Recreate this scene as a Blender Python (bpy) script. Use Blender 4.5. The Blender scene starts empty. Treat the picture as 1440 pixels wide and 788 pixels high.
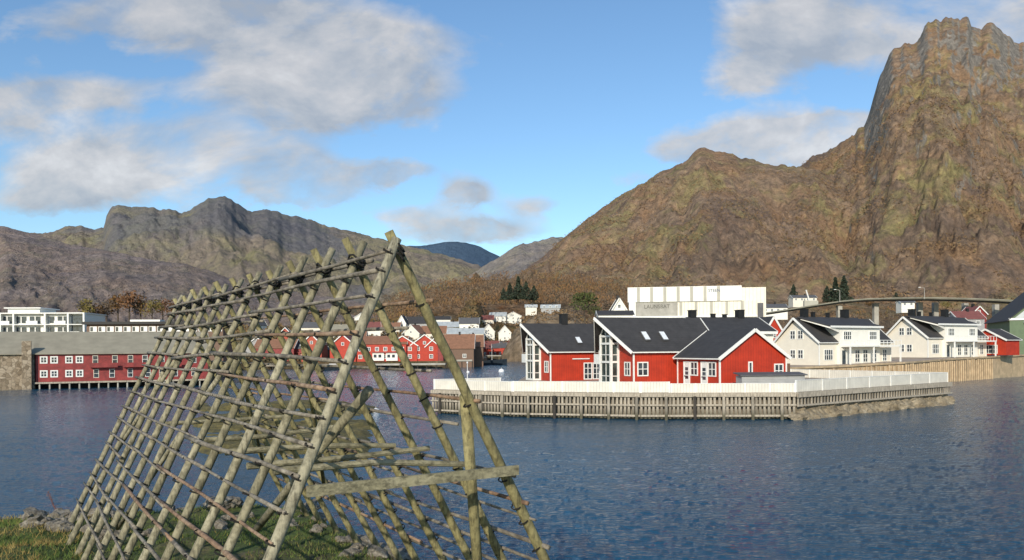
import bpy, bmesh, math, random
from mathutils import Vector, Matrix, noise
random.seed(7)
R = math.radians
F = 1120.0; EYE = 6.3; ROLL = -0.0075; HY = 491.0
scene = bpy.context.scene
col = scene.collection
cr, sr = math.cos(ROLL), math.sin(ROLL)

# ------------------------------------------------------------------ placing
def ab(px, py):
    a = (px-720)/F; b = (HY-py)/F
    return a*cr-b*sr, a*sr+b*cr
def at(px, py, Y):
    a, b = ab(px, py)
    return Vector((a*Y, Y, EYE+b*Y))
def xy(px, Y):
    a = (px-720)/F
    return Vector((a*Y, Y, 0))
def proj(p):
    a, b = p.x/p.y, (p.z-EYE)/p.y
    return 720+F*(a*cr+b*sr), HY-F*(-a*sr+b*cr)
def interp(tab, x):
    if x <= tab[0][0]: return tab[0][1]
    for (x0, y0), (x1, y1) in zip(tab, tab[1:]):
        if x <= x1: return y0+(y1-y0)*(x-x0)/(x1-x0)
    return tab[-1][1]
def smooth(t):
    t = max(0, min(1, t)); return t*t*(3-2*t)

# ------------------------------------------------------------------ objects
def tag(o, label=None, cat=None, group=None, kind=None):
    if label: o['label'] = label
    if cat: o['category'] = cat
    if group: o['group'] = group
    if kind: o['kind'] = kind
    return o
def empty(name, loc, rz=0, label=None, cat=None, group=None):
    o = bpy.data.objects.new(name, None); col.objects.link(o)
    o.location = loc; o.rotation_euler = (0, 0, rz); o.empty_display_size = .3
    return tag(o, label, cat, group)
def copy_tree(o, parent=None):
    c = o.copy(); col.objects.link(c); c.parent = parent
    for ch in [k for k in bpy.data.objects if k.parent == o]: copy_tree(ch, c)
    return c

class MB:
    def __init__(s): s.v = []; s.f = []
    def add(s, vs, fs):
        n = len(s.v); s.v += [tuple(v) for v in vs]; s.f += [tuple(i+n for i in f) for f in fs]; return s
    def hexa(s, p):   # 8 points, bottom 4 then top 4
        return s.add(p, [(0,3,2,1),(4,5,6,7),(0,1,5,4),(1,2,6,5),(2,3,7,6),(3,0,4,7)])
    def box(s, x0, x1, y0, y1, z0, z1):
        return s.hexa([(x0,y0,z0),(x1,y0,z0),(x1,y1,z0),(x0,y1,z0),(x0,y0,z1),(x1,y0,z1),(x1,y1,z1),(x0,y1,z1)])
    def bar(s, p, q, w, h, up=(0,0,1)):
        p, q = Vector(p), Vector(q); d = (q-p).normalized(); up = Vector(up)
        sd = d.cross(up)
        if sd.length < 1e-4: sd = Vector((1,0,0))
        sd.normalize(); u = sd.cross(d).normalized(); a = sd*w/2; b = u*h/2
        return s.hexa([p-a-b, p+a-b, q+a-b, q-a-b, p-a+b, p+a+b, q+a+b, q-a+b])
    def tube(s, pts, rads, n=9, jit=0):
        pts = [Vector(p) for p in pts]; base = len(s.v); m = len(pts)
        d0 = (pts[-1]-pts[0]).normalized()
        ref = Vector((0,0,1)) if abs(d0.z) < .9 else Vector((1,0,0))
        for i, p in enumerate(pts):
            d = (pts[min(i+1,m-1)]-pts[max(i-1,0)]).normalized()
            a = d.cross(ref).normalized(); b = a.cross(d)
            for k in range(n):
                t = 2*math.pi*k/n; r = rads[i]*(1+jit*math.sin(k*2.3+i*1.7))
                s.v.append(tuple(p+a*math.cos(t)*r+b*math.sin(t)*r))
        for i in range(m-1):
            for k in range(n):
                k2 = (k+1) % n; s.f.append((base+i*n+k, base+i*n+k2, base+(i+1)*n+k2, base+(i+1)*n+k))
        s.f.append(tuple(base+k for k in range(n))[::-1]); s.f.append(tuple(base+(m-1)*n+k for k in range(n)))
        return s
    def prism(s, poly, z0, z1):
        n = len(poly); b = [(p[0],p[1],z0) for p in poly]+[(p[0],p[1],z1) for p in poly]
        return s.add(b, [tuple(range(n))[::-1], tuple(range(n,2*n))]+[(i,(i+1)%n,n+(i+1)%n,n+i) for i in range(n)])
    def build(s, name, mat, parent=None, smooth_=False, recalc=True):
        me = bpy.data.meshes.new(name); me.from_pydata(s.v, [], s.f)
        if recalc:
            bm = bmesh.new(); bm.from_mesh(me); bmesh.ops.recalc_face_normals(bm, faces=bm.faces); bm.to_mesh(me); bm.free()
        if smooth_:
            for p in me.polygons: p.use_smooth = True
        me.materials.append(mat); me.update()
        o = bpy.data.objects.new(name, me); col.objects.link(o)
        if parent: o.parent = parent
        return o

# ------------------------------------------------------------------ materials
def newmat(name):
    m = bpy.data.materials.new(name); m.use_nodes = True
    nt = m.node_tree; b = nt.nodes['Principled BSDF']
    return m, nt, b
def N(nt, t, **kw):
    n = nt.nodes.new(t)
    for k, v in kw.items():
        if k.startswith('i_'):
            key = k[2:].replace('_', ' ')
            n.inputs[int(key) if key.isdigit() else key].default_value = v
        else: setattr(n, k, v)
    return n
def ramp(nt, src, stops):
    r = nt.nodes.new('ShaderNodeValToRGB'); e = r.color_ramp.elements
    while len(e) < len(stops): e.new(.5)
    for i, (p, c) in enumerate(stops):
        e[i].position = p; e[i].color = (c[0], c[1], c[2], 1) if not isinstance(c, (int, float)) else (c, c, c, 1)
    nt.links.new(src, r.inputs[0]); return r.outputs[0]
def mix(nt, f, a, b, mode='MIX'):
    m = nt.nodes.new('ShaderNodeMix'); m.data_type = 'RGBA'; m.blend_type = mode
    for s, v in ((0, f), (6, a), (7, b)):
        if hasattr(v, 'is_linked') or isinstance(v, bpy.types.NodeSocket): nt.links.new(v, m.inputs[s])
        elif isinstance(v, (int, float)): m.inputs[s].default_value = v
        else: m.inputs[s].default_value = (*v, 1)
    return m.outputs[2]
def coords(nt, kind='Object', scale=(1,1,1)):
    tc = nt.nodes.new('ShaderNodeTexCoord'); mp = nt.nodes.new('ShaderNodeMapping'); mp.inputs['Scale'].default_value = scale
    nt.links.new(tc.outputs[kind], mp.inputs[0]); return mp.outputs[0]
def noisetex(nt, vec, sc, det=4, rough=.55, dist=0):
    n = N(nt, 'ShaderNodeTexNoise'); n.inputs['Scale'].default_value = sc; n.inputs['Detail'].default_value = det
    n.inputs['Roughness'].default_value = rough; n.inputs['Distortion'].default_value = dist
    nt.links.new(vec, n.inputs['Vector']); return n.outputs['Fac']
def bump(nt, b, h, strength, dist):
    bp = N(nt, 'ShaderNodeBump'); bp.inputs['Strength'].default_value = strength; bp.inputs['Distance'].default_value = dist
    nt.links.new(h, bp.inputs['Height']); nt.links.new(bp.outputs[0], b.inputs['Normal'])
def simple(name, c, rough=.7, var=.15, sc=2.0, streak=(1,1,1), metal=0, bmp=0, c2=None):
    m, nt, b = newmat(name); v = coords(nt, 'Object', streak)
    f = noisetex(nt, v, sc, 5, .6)
    d = c2 if c2 else tuple(x*(1-2*var) for x in c); l = tuple(min(1, x*(1+var)) for x in c)
    cc = ramp(nt, f, [(.3, d), (.7, l)])
    nt.links.new(cc, b.inputs['Base Color']); b.inputs['Roughness'].default_value = rough; b.inputs['Metallic'].default_value = metal
    if bmp: bump(nt, b, f, .5, bmp)
    return m
def boards(name, c, rough=.6, pitch=.16, horiz=False, var=.12):
    """painted weatherboards: fine lines plus weathering"""
    m, nt, b = newmat(name); v = coords(nt, 'Object')
    f = noisetex(nt, v, .9, 5, .65)
    sp = N(nt, 'ShaderNodeSeparateXYZ'); nt.links.new(v, sp.inputs[0])
    if horiz: src = sp.outputs[2]
    else:
        ad = N(nt, 'ShaderNodeMath', operation='ADD'); nt.links.new(sp.outputs[0], ad.inputs[0]); nt.links.new(sp.outputs[1], ad.inputs[1]); src = ad.outputs[0]
    ml = N(nt, 'ShaderNodeMath', operation='DIVIDE'); nt.links.new(src, ml.inputs[0]); ml.inputs[1].default_value = pitch
    fr = N(nt, 'ShaderNodeMath', operation='FRACT'); nt.links.new(ml.outputs[0], fr.inputs[0])
    line = ramp(nt, fr.outputs[0], [(0, .55), (.1, 1), (.92, 1), (1, .55)])
    base = ramp(nt, f, [(.3, tuple(x*(1-var*1.6) for x in c)), (.7, tuple(min(1, x*(1+var)) for x in c))])
    nt.links.new(mix(nt, 1.0, base, line, 'MULTIPLY'), b.inputs['Base Color']); b.inputs['Roughness'].default_value = rough
    bump(nt, b, line, .3, .02)
    return m
def roofmat(name, c, pitch=.35):
    m, nt, b = newmat(name); v = coords(nt, 'Object')
    f = noisetex(nt, v, 1.2, 5, .7); sp = N(nt, 'ShaderNodeSeparateXYZ'); nt.links.new(v, sp.inputs[0])
    ml = N(nt, 'ShaderNodeMath', operation='DIVIDE'); nt.links.new(sp.outputs[2], ml.inputs[0]); ml.inputs[1].default_value = pitch*.6
    fr = N(nt, 'ShaderNodeMath', operation='FRACT'); nt.links.new(ml.outputs[0], fr.inputs[0])
    line = ramp(nt, fr.outputs[0], [(0, .6), (.15, 1), (1, 1.0)])
    base = ramp(nt, f, [(.3, tuple(x*.75 for x in c)), (.7, tuple(x*1.25 for x in c))])
    nt.links.new(mix(nt, 1.0, base, line, 'MULTIPLY'), b.inputs['Base Color']); b.inputs['Roughness'].default_value = .75
    return m
def glassmat(name, c=(.02,.025,.03)):
    m, nt, b = newmat(name); v = coords(nt, 'Object'); f = noisetex(nt, v, 1.3, 2)
    nt.links.new(ramp(nt, f, [(.35, c), (.65, tuple(x*3.2 for x in c))]), b.inputs['Base Color'])
    b.inputs['Roughness'].default_value = .06; b.inputs['IOR'].default_value = 1.5
    return m

def woodpole(name, c1, c2, c3, st=(22, 22, 2.2)):
    m, nt, b = newmat(name); tc = N(nt, 'ShaderNodeTexCoord')
    v = tc.outputs['Object']
    f1 = noisetex(nt, v, 1.1, 4, .6); f2 = noisetex(nt, v, 9, 5, .7); 
    mp = coords(nt, 'Object', st); f3 = noisetex(nt, mp, 1.0, 4, .6)
    c = ramp(nt, f1, [(.3, c1), (.52, c2), (.72, c3)])
    c = mix(nt, ramp(nt, f2, [(.42, .0), (.62, .65)]), c, tuple(x*.42 for x in c1))
    c = mix(nt, ramp(nt, f3, [(.5, .0), (.66, .75)]), c, tuple(x*.3 for x in c1))
    nt.links.new(c, b.inputs['Base Color']); b.inputs['Roughness'].default_value = .85
    bump(nt, b, f3, .8, .015)
    return m

M = {}
M['red'] = boards('red_boards', (.45, .034, .010), var=.16, pitch=.3)
M['dullred'] = boards('dull_red_boards', (.27, .036, .032), var=.3)
M['orange'] = boards('orange_red_boards', (.42, .07, .03))
M['white'] = boards('white_boards', (.84, .81, .72), horiz=True, var=.03)
M['cream'] = boards('cream_boards', (.78, .72, .60), horiz=True, var=.04)
M['yellow'] = boards('ochre_boards', (.50, .38, .16), horiz=True)
M['greyboard'] = boards('grey_boards', (.35, .35, .34), horiz=True)
M['brownboard'] = boards('brown_boards', (.16, .09, .055))
M['greenboard'] = boards('green_boards', (.10, .15, .075))
M['trim'] = simple('white_paint', (.80, .79, .74), .5, .05, 3)
M['fence'] = boards('white_fence_paint', (.70, .66, .57), pitch=.26, var=.09)
M['slate'] = roofmat('dark_slate', (.044, .042, .042))
M['slate2'] = roofmat('grey_slate', (.10, .10, .105))
M['oliveroof'] = simple('olive_grey_roofing', (.29, .265, .20), .9, .1, .5, bmp=.02)
M['brownroof'] = roofmat('rust_brown_roof', (.24, .12, .07))
M['maroonroof'] = roofmat('maroon_roof', (.20, .07, .06))
M['metalroof'] = simple('pale_metal_roof', (.45, .48, .48), .45, .12, .6)
M['glass'] = glassmat('window_glass')
M['bayglass'] = glassmat('bay_glass', (.022, .030, .028))
M['skylight'] = simple('skylight_glass', (.75, .78, .8), .15, .1)
M['black'] = simple('black_sheet_metal', (.012, .011, .010), .6, .3)
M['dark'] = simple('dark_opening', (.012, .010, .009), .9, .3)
M['concrete'] = simple('concrete', (.38, .36, .31), .85, .15, .4)
M['panel'] = boards('industrial_cladding', (.78, .73, .60), pitch=1.2, var=.06)
M['panel2'] = simple('industrial_cladding_bright', (.82, .81, .74), .6, .04, .3)
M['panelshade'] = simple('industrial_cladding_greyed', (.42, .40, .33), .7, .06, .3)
M['stone'] = None
M['timber'] = simple('weathered_timber', (.42, .365, .285), .9, .25, 3, (3,3,.6), bmp=.02)
M['olive'] = simple('stained_concrete', (.24, .23, .18), .9, .15, .3)
def slatmat():
    m, nt, b = newmat('tidal_timber'); v = coords(nt, 'Object'); f = noisetex(nt, coords(nt, 'Object', (4,4,.8)), 2, 5, .65)
    oi = N(nt, 'ShaderNodeObjectInfo')
    c = ramp(nt, f, [(.3, (.24,.205,.155)), (.7, (.46,.405,.32))])
    c = mix(nt, 1.0, c, ramp(nt, oi.outputs['Random'], [(0, .62), (1, 1.15)]), 'MULTIPLY')
    sp = N(nt, 'ShaderNodeSeparateXYZ'); nt.links.new(v, sp.inputs[0])
    nt.links.new(mix(nt, ramp(nt, sp.outputs[2], [(.35, .85), (.95, 0)]), c, (.07,.065,.035)), b.inputs['Base Color']); b.inputs['Roughness'].default_value = .9
    return m
M['slat'] = slatmat()
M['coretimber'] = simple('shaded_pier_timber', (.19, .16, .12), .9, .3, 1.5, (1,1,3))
M['timber_dark'] = simple('wet_timber', (.05, .042, .033), .8, .3, 2)
M['newtimber'] = boards('new_timber_piling', (.52, .385, .235), pitch=.32, var=.22)
M['deck'] = simple('deck_boards', (.33, .28, .22), .85, .15, 1.2, (1, 8, 1))
M['quaytop'] = simple('quay_paving', (.42, .33, .25), .9, .12, .5)
M['hull'] = simple('dark_hull_paint', (.02, .03, .04), .5, .3)
M['letter'] = simple('dark_lettering', (.12, .12, .10), .7, .1)
M['letter_blue'] = simple('blue_lettering', (.02, .06, .14), .5, .1)
M['pole_a'] = woodpole('lichen_pole', (.185, .165, .095), (.30, .27, .175), (.40, .365, .255))
M['pole_b'] = woodpole('olive_pole', (.185, .16, .07), (.28, .245, .11), (.35, .31, .165))
M['beam'] = woodpole('beam_wood', (.20, .18, .105), (.30, .27, .165), (.37, .335, .225), (3, 14, 18))
M['pole_c'] = woodpole('silvered_pole', (.20, .18, .115), (.33, .30, .205), (.41, .38, .27))
M['rail'] = woodpole('grey_rail', (.16, .135, .10), (.26, .225, .17), (.35, .315, .25), (4, 4, 14))
M['rail_b'] = woodpole('brown_rail', (.22, .125, .07), (.32, .21, .13), (.38, .29, .20), (4, 4, 14))
M['lashing'] = simple('tarred_lashing', (.015, .013, .010), .9, .3, 20)
M['buoy'] = simple('buoy_plastic', (.8, .8, .8), .3, .05)
M['trunk'] = simple('bark', (.10, .075, .05), .9, .3, 4)
M['seaweed'] = None

def rockmat(name, a, bb, c, sc=2.0, bd=.1):
    m, nt, b = newmat(name); v = coords(nt, 'Object')
    f = noisetex(nt, v, sc, 8, .65); g = noisetex(nt, v, sc*3.1, 6, .7)
    cc = ramp(nt, f, [(.3, a), (.5, bb), (.68, c)])
    cc = mix(nt, ramp(nt, g, [(.35, .6), (.6, 0)]), cc, tuple(x*.35 for x in a))
    nt.links.new(cc, b.inputs['Base Color']); b.inputs['Roughness'].default_value = .95
    bump(nt, b, g, .8, bd); return m
M['rock'] = rockmat('shore_rock', (.12, .10, .075), (.25, .22, .17), (.38, .35, .29), 1.5, .06)
M['bank'] = rockmat('quay_rock', (.16, .12, .07), (.33, .27, .18), (.45, .38, .27), .8, .25)
M['seaweed'] = rockmat('rockweed', (.06, .05, .02), (.16, .13, .035), (.26, .20, .06), 1.2, .1)
def stonewall():
    m, nt, b = newmat('rubble_masonry'); v = coords(nt, 'Object')
    vo = N(nt, 'ShaderNodeTexVoronoi'); vo.inputs['Scale'].default_value = 1.7; nt.links.new(v, vo.inputs['Vector'])
    sp = N(nt, 'ShaderNodeSeparateColor'); nt.links.new(vo.outputs['Color'], sp.inputs[0])
    cc = ramp(nt, sp.outputs[0], [(0, (.17, .13, .085)), (.5, (.28, .22, .15)), (1, (.40, .33, .24))])
    vd = N(nt, 'ShaderNodeTexVoronoi', feature='DISTANCE_TO_EDGE'); vd.inputs['Scale'].default_value = 1.7; nt.links.new(v, vd.inputs['Vector'])
    e = ramp(nt, vd.outputs[0], [(0, .55), (.08, 1)])
    nt.links.new(mix(nt, 1.0, cc, e, 'MULTIPLY'), b.inputs['Base Color']); b.inputs['Roughness'].default_value = .95
    bump(nt, b, e, .6, .08); return m
M['stone'] = stonewall()

def leafmat(name, a, b_, c):
    m, nt, b = newmat(name); v = coords(nt, 'Object')
    f = noisetex(nt, v, .35, 6, .75)
    nt.links.new(ramp(nt, f, [(.3, a), (.5, b_), (.7, c)]), b.inputs['Base Color']); b.inputs['Roughness'].default_value = .9
    return m
M['autumn'] = leafmat('autumn_leaves', (.07, .05, .018), (.17, .085, .025), (.20, .13, .035))
M['autumn2'] = leafmat('yellow_leaves', (.10, .08, .02), (.18, .14, .035), (.22, .18, .05))
M['rust'] = leafmat('rust_leaves', (.12, .055, .025), (.19, .09, .04), (.22, .13, .055))
M['green'] = leafmat('green_leaves', (.035, .045, .012), (.07, .085, .02), (.12, .13, .035))
M['conifer'] = leafmat('spruce_needles', (.012, .022, .014), (.028, .042, .024), (.045, .06, .03))
M['bare'] = leafmat('bare_birch_twigs', (.07, .05, .035), (.14, .10, .065), (.20, .145, .09))
M['grassblade'] = leafmat('grass_blades', (.045, .075, .012), (.085, .13, .022), (.15, .17, .04))
M['drygrass'] = leafmat('dry_grass', (.16, .12, .03), (.27, .20, .06), (.34, .27, .11))
M['stalk'] = simple('dry_stalk', (.18, .07, .05), .9, .2, 8)

def mountmat(name, veg, rock, orange, green, haze=(.3,.36,.45), hz=0.0, sc=1.0, rockthr=.62, fleck=1.0, dark=None, cloud_shade_thr=(.5,.6), rockz=None, cloud_shade_f=.8):
    """veg, rock, orange, green: base colours; slope and noise decide which shows"""
    m, nt, b = newmat(name)
    geo = N(nt, 'ShaderNodeNewGeometry')
    v = coords(nt, 'Object', (sc, sc, sc)); vs = coords(nt, 'Object', (sc, sc, sc*.35))
    big = noisetex(nt, v, .006, 6, .62, .6); mid = noisetex(nt, v, .022, 8, .68, .3); fine = noisetex(nt, v, .12, 9, .75); big2 = noisetex(nt, vs, .011, 8, .65, .8)
    c = ramp(nt, mid, [(.33, tuple(x*.5 for x in veg)), (.5, veg), (.66, tuple(min(1, x*1.4) for x in veg))])
    c = mix(nt, ramp(nt, big, [(.36, .8), (.5, 0)]), c, tuple(a_*b_ for a_, b_ in zip(veg, (.66, .64, .72))))
    c = mix(nt, ramp(nt, big2, [(.46, 0), (.62, .8)]), c, orange)
    g2 = noisetex(nt, v, .014, 7, .7, 1.0)
    c = mix(nt, ramp(nt, g2, [(.5, 0), (.64, .75)]), c, green)
    # rock on steep faces and in patches
    sp = N(nt, 'ShaderNodeSeparateXYZ'); nt.links.new(geo.outputs['Normal'], sp.inputs[0])
    add = N(nt, 'ShaderNodeMath', operation='MULTIPLY_ADD'); nt.links.new(mid, add.inputs[0]); add.inputs[1].default_value = -1.1
    inv = N(nt, 'ShaderNodeMath', operation='SUBTRACT'); inv.inputs[0].default_value = 1.55; nt.links.new(sp.outputs[2], inv.inputs[1])
    nt.links.new(inv.outputs[0], add.inputs[2])
    if rockz:
        px_ = N(nt, 'ShaderNodeSeparateXYZ'); nt.links.new(v, px_.inputs[0])
        hz_ = N(nt, 'ShaderNodeMapRange'); nt.links.new(px_.outputs[2], hz_.inputs[0]); hz_.inputs[1].default_value = rockz[0]; hz_.inputs[2].default_value = rockz[1]; hz_.inputs[3].default_value = 0; hz_.inputs[4].default_value = .42
        a2 = N(nt, 'ShaderNodeMath', operation='ADD'); nt.links.new(add.outputs[0], a2.inputs[0]); nt.links.new(hz_.outputs[0], a2.inputs[1]); add = a2
    rk = ramp(nt, add.outputs[0], [(rockthr-.07, 0), (rockthr+.05, .92)])
    rc = ramp(nt, noisetex(nt, vs, .09, 8, .75), [(.3, tuple(x*.42 for x in rock)), (.5, tuple(x*.85 for x in rock)), (.7, tuple(min(1, x*1.15) for x in rock))])
    c = mix(nt, rk, c, rc)
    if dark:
        c = mix(nt, ramp(nt, noisetex(nt, v, .0022, 4, .5, .5), [(cloud_shade_thr[0], 0), (cloud_shade_thr[1], cloud_shade_f)]), c, dark)  # cloud shadows painted into the slope colour as dark noise patches
    fl = ramp(nt, fine, [(.34, 1-.7*fleck), (.47, 1-.18*fleck), (.55, 1.05), (.68, 1+.75*fleck)])
    c = mix(nt, 1.0, c, fl, 'MULTIPLY')
    if hz: c = mix(nt, hz, c, haze)  # distance haze painted in as a fixed tint of the base colour
    nt.links.new(c, b.inputs['Base Color']); b.inputs['Roughness'].default_value = 1.0
    b.inputs['Specular IOR Level'].default_value = .1
    bb_ = noisetex(nt, v, .05, 12, .74, 0)
    bump(nt, b, bb_, 1.0, 12.5/sc)
    return m

# ------------------------------------------------------------------ camera
cam = bpy.data.cameras.new('camera'); co = bpy.data.objects.new('camera', cam); col.objects.link(co)
cam.lens = 36*F/1440; cam.sensor_width = 36; cam.clip_start = .1; cam.clip_end = 20000
cam.shift_y = (HY-394)/1440
er = Vector((cr, 0, sr)); eu = Vector((-sr, 0, cr)); ef = Vector((0, 1, 0))
mw = Matrix((er, eu, -ef)).transposed().to_4x4(); mw.translation = (0, 0, EYE)
co.matrix_world = mw; scene.camera = co

# ------------------------------------------------------------------ light + sky
SAZ = R(15); SEL = R(24)
tosun = Vector((-math.sin(SAZ)*math.cos(SEL), -math.cos(SAZ)*math.cos(SEL), math.sin(SEL)))
sl = bpy.data.lights.new('sun', 'SUN'); so = bpy.data.objects.new('sun', sl); col.objects.link(so)
sl.energy = 4.3; sl.angle = R(.6); sl.color = (1, .915, .78)
so.rotation_euler = (-tosun).to_track_quat('-Z', 'Y').to_euler()
w = bpy.data.worlds.new('World'); scene.world = w; w.use_nodes = True
nt = w.node_tree; nt.nodes.clear()
out = N(nt, 'ShaderNodeOutputWorld'); sky = N(nt, 'ShaderNodeTexSky'); sky.sky_type = 'NISHITA'; sky.sun_disc = False
sky.sun_elevation = SEL; sky.sun_rotation = math.atan2(tosun.x, tosun.y); sky.air_density = 1.0; sky.dust_density = .4; sky.ozone_density = 2.5
bg = N(nt, 'ShaderNodeBackground'); bg.inputs[1].default_value = .15
nt.links.new(mix(nt, 1.0, sky.outputs[0], (.86, 1.0, 1.06), 'MULTIPLY'), bg.inputs[0])
tc = N(nt, 'ShaderNodeTexCoord'); sp = N(nt, 'ShaderNodeSeparateXYZ'); nt.links.new(tc.outputs['Generated'], sp.inputs[0])
def MA(op, a, b_=None, c_=None, clamp=False):
    n = N(nt, 'ShaderNodeMath', operation=op); n.use_clamp = clamp
    for i, x in enumerate((a, b_, c_)):
        if x is None: continue
        if isinstance(x, (int, float)): n.inputs[i].default_value = x
        else: nt.links.new(x, n.inputs[i])
    return n.outputs[0]
ay = MA('MAXIMUM', MA('ABSOLUTE', sp.outputs[1]), .12)
cu = MA('DIVIDE', sp.outputs[0], ay); cv = MA('DIVIDE', sp.outputs[2], ay)
cb = N(nt, 'ShaderNodeCombineXYZ'); nt.links.new(cu, cb.inputs[0]); nt.links.new(MA('MULTIPLY', cv, 1.7), cb.inputs[1])
n1 = noisetex(nt, cb.outputs[0], 4.5, 7, .58, .25); n2 = noisetex(nt, cb.outputs[0], 2.0, 5, .55); n3 = noisetex(nt, cb.outputs[0], 11, 6, .6, .3)
ofs = N(nt, 'ShaderNodeVectorMath', operation='ADD'); nt.links.new(cb.outputs[0], ofs.inputs[0]); ofs.inputs[1].default_value = (-.02, .055, 0)
n1b = noisetex(nt, ofs.outputs[0], 4.5, 7, .58, .25)
wu = MA('ADD', cu, MA('MULTIPLY', MA('SUBTRACT', n1, .5), .10)); wv = MA('ADD', cv, MA('MULTIPLY', MA('SUBTRACT', n3, .5), .05))
clouds = [  # px, py, half width, half height, weight
 (180,25,150,32,1),(330,40,200,45,1),(470,75,150,70,1),(560,60,75,25,.8),(545,130,95,45,1),(430,150,120,36,1.2),(330,125,70,25,.6),
 (120,128,120,28,1.0),(30,150,90,30,.9),(200,222,130,46,1.35),(130,248,90,26,1.2),(80,285,80,24,1.1),(270,195,70,30,.7),(408,243,55,36,2.2),(430,270,80,28,1.2),
 (545,242,62,17,1.6),(655,270,36,20,1.9),(578,300,50,16,.85),(665,324,80,19,1.7),(755,290,45,14,.7),(20,330,30,10,.3),
 (1130,55,80,40,.7),(1080,90,60,40,.75),(1035,110,50,22,.5),(1180,45,110,50,.75),(1300,20,190,60,1.0),(1430,20,90,60,.9),(1110,200,125,30,2.0),(1000,212,95,22,1.4),(1170,188,60,28,1.8),(900,250,60,18,.6),(1205,165,50,18,.7),
 (-150,180,160,60,1),(-350,80,200,60,1),(1650,60,200,60,.9),(1900,200,160,40,.8),(350,-90,300,50,1),(1350,-120,260,60,.8),(800,-260,300,60,.7)]
acc = None
for (x, y, rx, ry, wt) in clouds:
    u0, v0 = ab(x, y)
    du = MA('MULTIPLY', MA('SUBTRACT', wu, u0), F/rx); dv = MA('MULTIPLY', MA('SUBTRACT', wv, v0), F/ry)
    d2 = MA('MULTIPLY_ADD', du, du, MA('MULTIPLY', dv, dv))
    g = MA('MULTIPLY', MA('EXPONENT', MA('MULTIPLY', d2, -1.0)), wt)
    acc = g if acc is None else MA('MAXIMUM', acc, g) if False else MA('ADD', acc, g)
dens = MA('ADD', MA('MINIMUM', acc, .95), MA('MULTIPLY', MA('SUBTRACT', n1, .5), 2.5))
dens = MA('ADD', dens, MA('MULTIPLY', MA('SUBTRACT', n3, .5), .8))
mask = ramp(nt, dens, [(.34, 0), (.62, .42), (1.15, .86)])
lit = MA('MULTIPLY', MA('SUBTRACT', n1, n1b), 1.6)
u0, v0 = ab(1105, 203)
du = MA('MULTIPLY', MA('SUBTRACT', cu, u0), F/150); dv = MA('MULTIPLY', MA('SUBTRACT', cv, v0), F/45)
bank = MA('MULTIPLY', MA('EXPONENT', MA('MULTIPLY', MA('MULTIPLY_ADD', du, du, MA('MULTIPLY', dv, dv)), -1)), .22)
shade = MA('ADD', MA('ADD', MA('ADD', MA('MULTIPLY', n2, .45), .28), lit), bank)
ccol = ramp(nt, shade, [(.34, (.42, .46, .52)), (.48, (.54, .56, .59)), (.62, (.67, .66, .66)), (.8, (.84, .83, .82))])
bg2 = N(nt, 'ShaderNodeBackground'); nt.links.new(ccol, bg2.inputs[0]); bg2.inputs[1].default_value = .95
ms = N(nt, 'ShaderNodeMixShader'); nt.links.new(mask, ms.inputs[0]); nt.links.new(bg.outputs[0], ms.inputs[1]); nt.links.new(bg2.outputs[0], ms.inputs[2])
nt.links.new(ms.outputs[0], out.inputs[0])
scene.view_settings.view_transform = 'Standard'; scene.view_settings.look = 'None'; scene.view_settings.exposure = 0

# ------------------------------------------------------------------ sea
def seamat():
    m, nt, b = newmat('sea_water')
    b.inputs['Base Color'].default_value = (.004, .066, .128, 1); b.inputs['Roughness'].default_value = .09; b.inputs['IOR'].default_value = 1.24
    v1 = coords(nt, 'Object', (.55, 1.0, 1)); v2 = coords(nt, 'Object', (.02, .05, 1))
    a = noisetex(nt, v1, 4.5, 4, .6, .3); c = noisetex(nt, v1, .33, 4, .6, .5); g = noisetex(nt, v2, 1.0, 4, .55)
    s1 = N(nt, 'ShaderNodeMath', operation='MULTIPLY_ADD'); nt.links.new(c, s1.inputs[0]); s1.inputs[1].default_value = 1.6; nt.links.new(a, s1.inputs[2])
    bp = N(nt, 'ShaderNodeBump'); bp.inputs['Distance'].default_value = .10
    nt.links.new(ramp(nt, g, [(.35, .65), (.65, 1)]), bp.inputs['Strength'])
    nt.links.new(s1.outputs[0], bp.inputs['Height']); nt.links.new(bp.outputs[0], b.inputs['Normal'])
    return m
tag(MB().add([(-1500,-40,-.6),(1800,-40,-.6),(1800,1500,-.6),(-1500,1500,-.6)], [(0,1,2,3)]).build('sea', seamat(), recalc=False), kind='structure')
def waves():
    pxs = [-1100+i*40 for i in range(26)]+[-60+i*1.7 for i in range(918)]+[1520+i*40 for i in range(25)]
    ys = [3, 5, 7, 9, 11]; q = 12.0
    while q < 60: ys.append(q); q *= 1.0075
    while q < 160: ys.append(q); q *= 1.011
    while q < 1500: ys.append(q); q *= 1.03
    vs = []; nz = noise.noise; nf = noise.fractal
    cs = [(px-720)/F for px in pxs]; ny = len(ys)
    gust = {}
    for ci, c in enumerate(cs):
        for ri, Y in enumerate(ys):
            x = c*Y
            k = (ci//6, ri//4)
            g = gust.get(k)
            if g is None: g = gust[k] = .75+.55*nz(Vector((x*.018, Y*.03, 5)))
            z = nz(Vector((x*.5+Y*.08, Y*.8, 0)))*.035+nz(Vector((x*1.9-Y*.4, Y*3.0, 9)))*.034+nz(Vector((x*4.2+Y*.9, Y*6.2, 4)))*.026
            g = g*(1+min(2.2, max(0, Y-45)/70))
            if Y > 120: z += nz(Vector((x*.13, Y*.12, 2)))*.10
            vs.append((x, Y, z*g))
    nx = len(pxs)
    fs = [(i*ny+j, (i+1)*ny+j, (i+1)*ny+j+1, i*ny+j+1) for i in range(nx-1) for j in range(ny-1)]
    mb = MB(); mb.v = vs; mb.f = fs
    tag(mb.build('water', bpy.data.materials['sea_water'], None, True, recalc=False), kind='structure')
waves()

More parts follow.
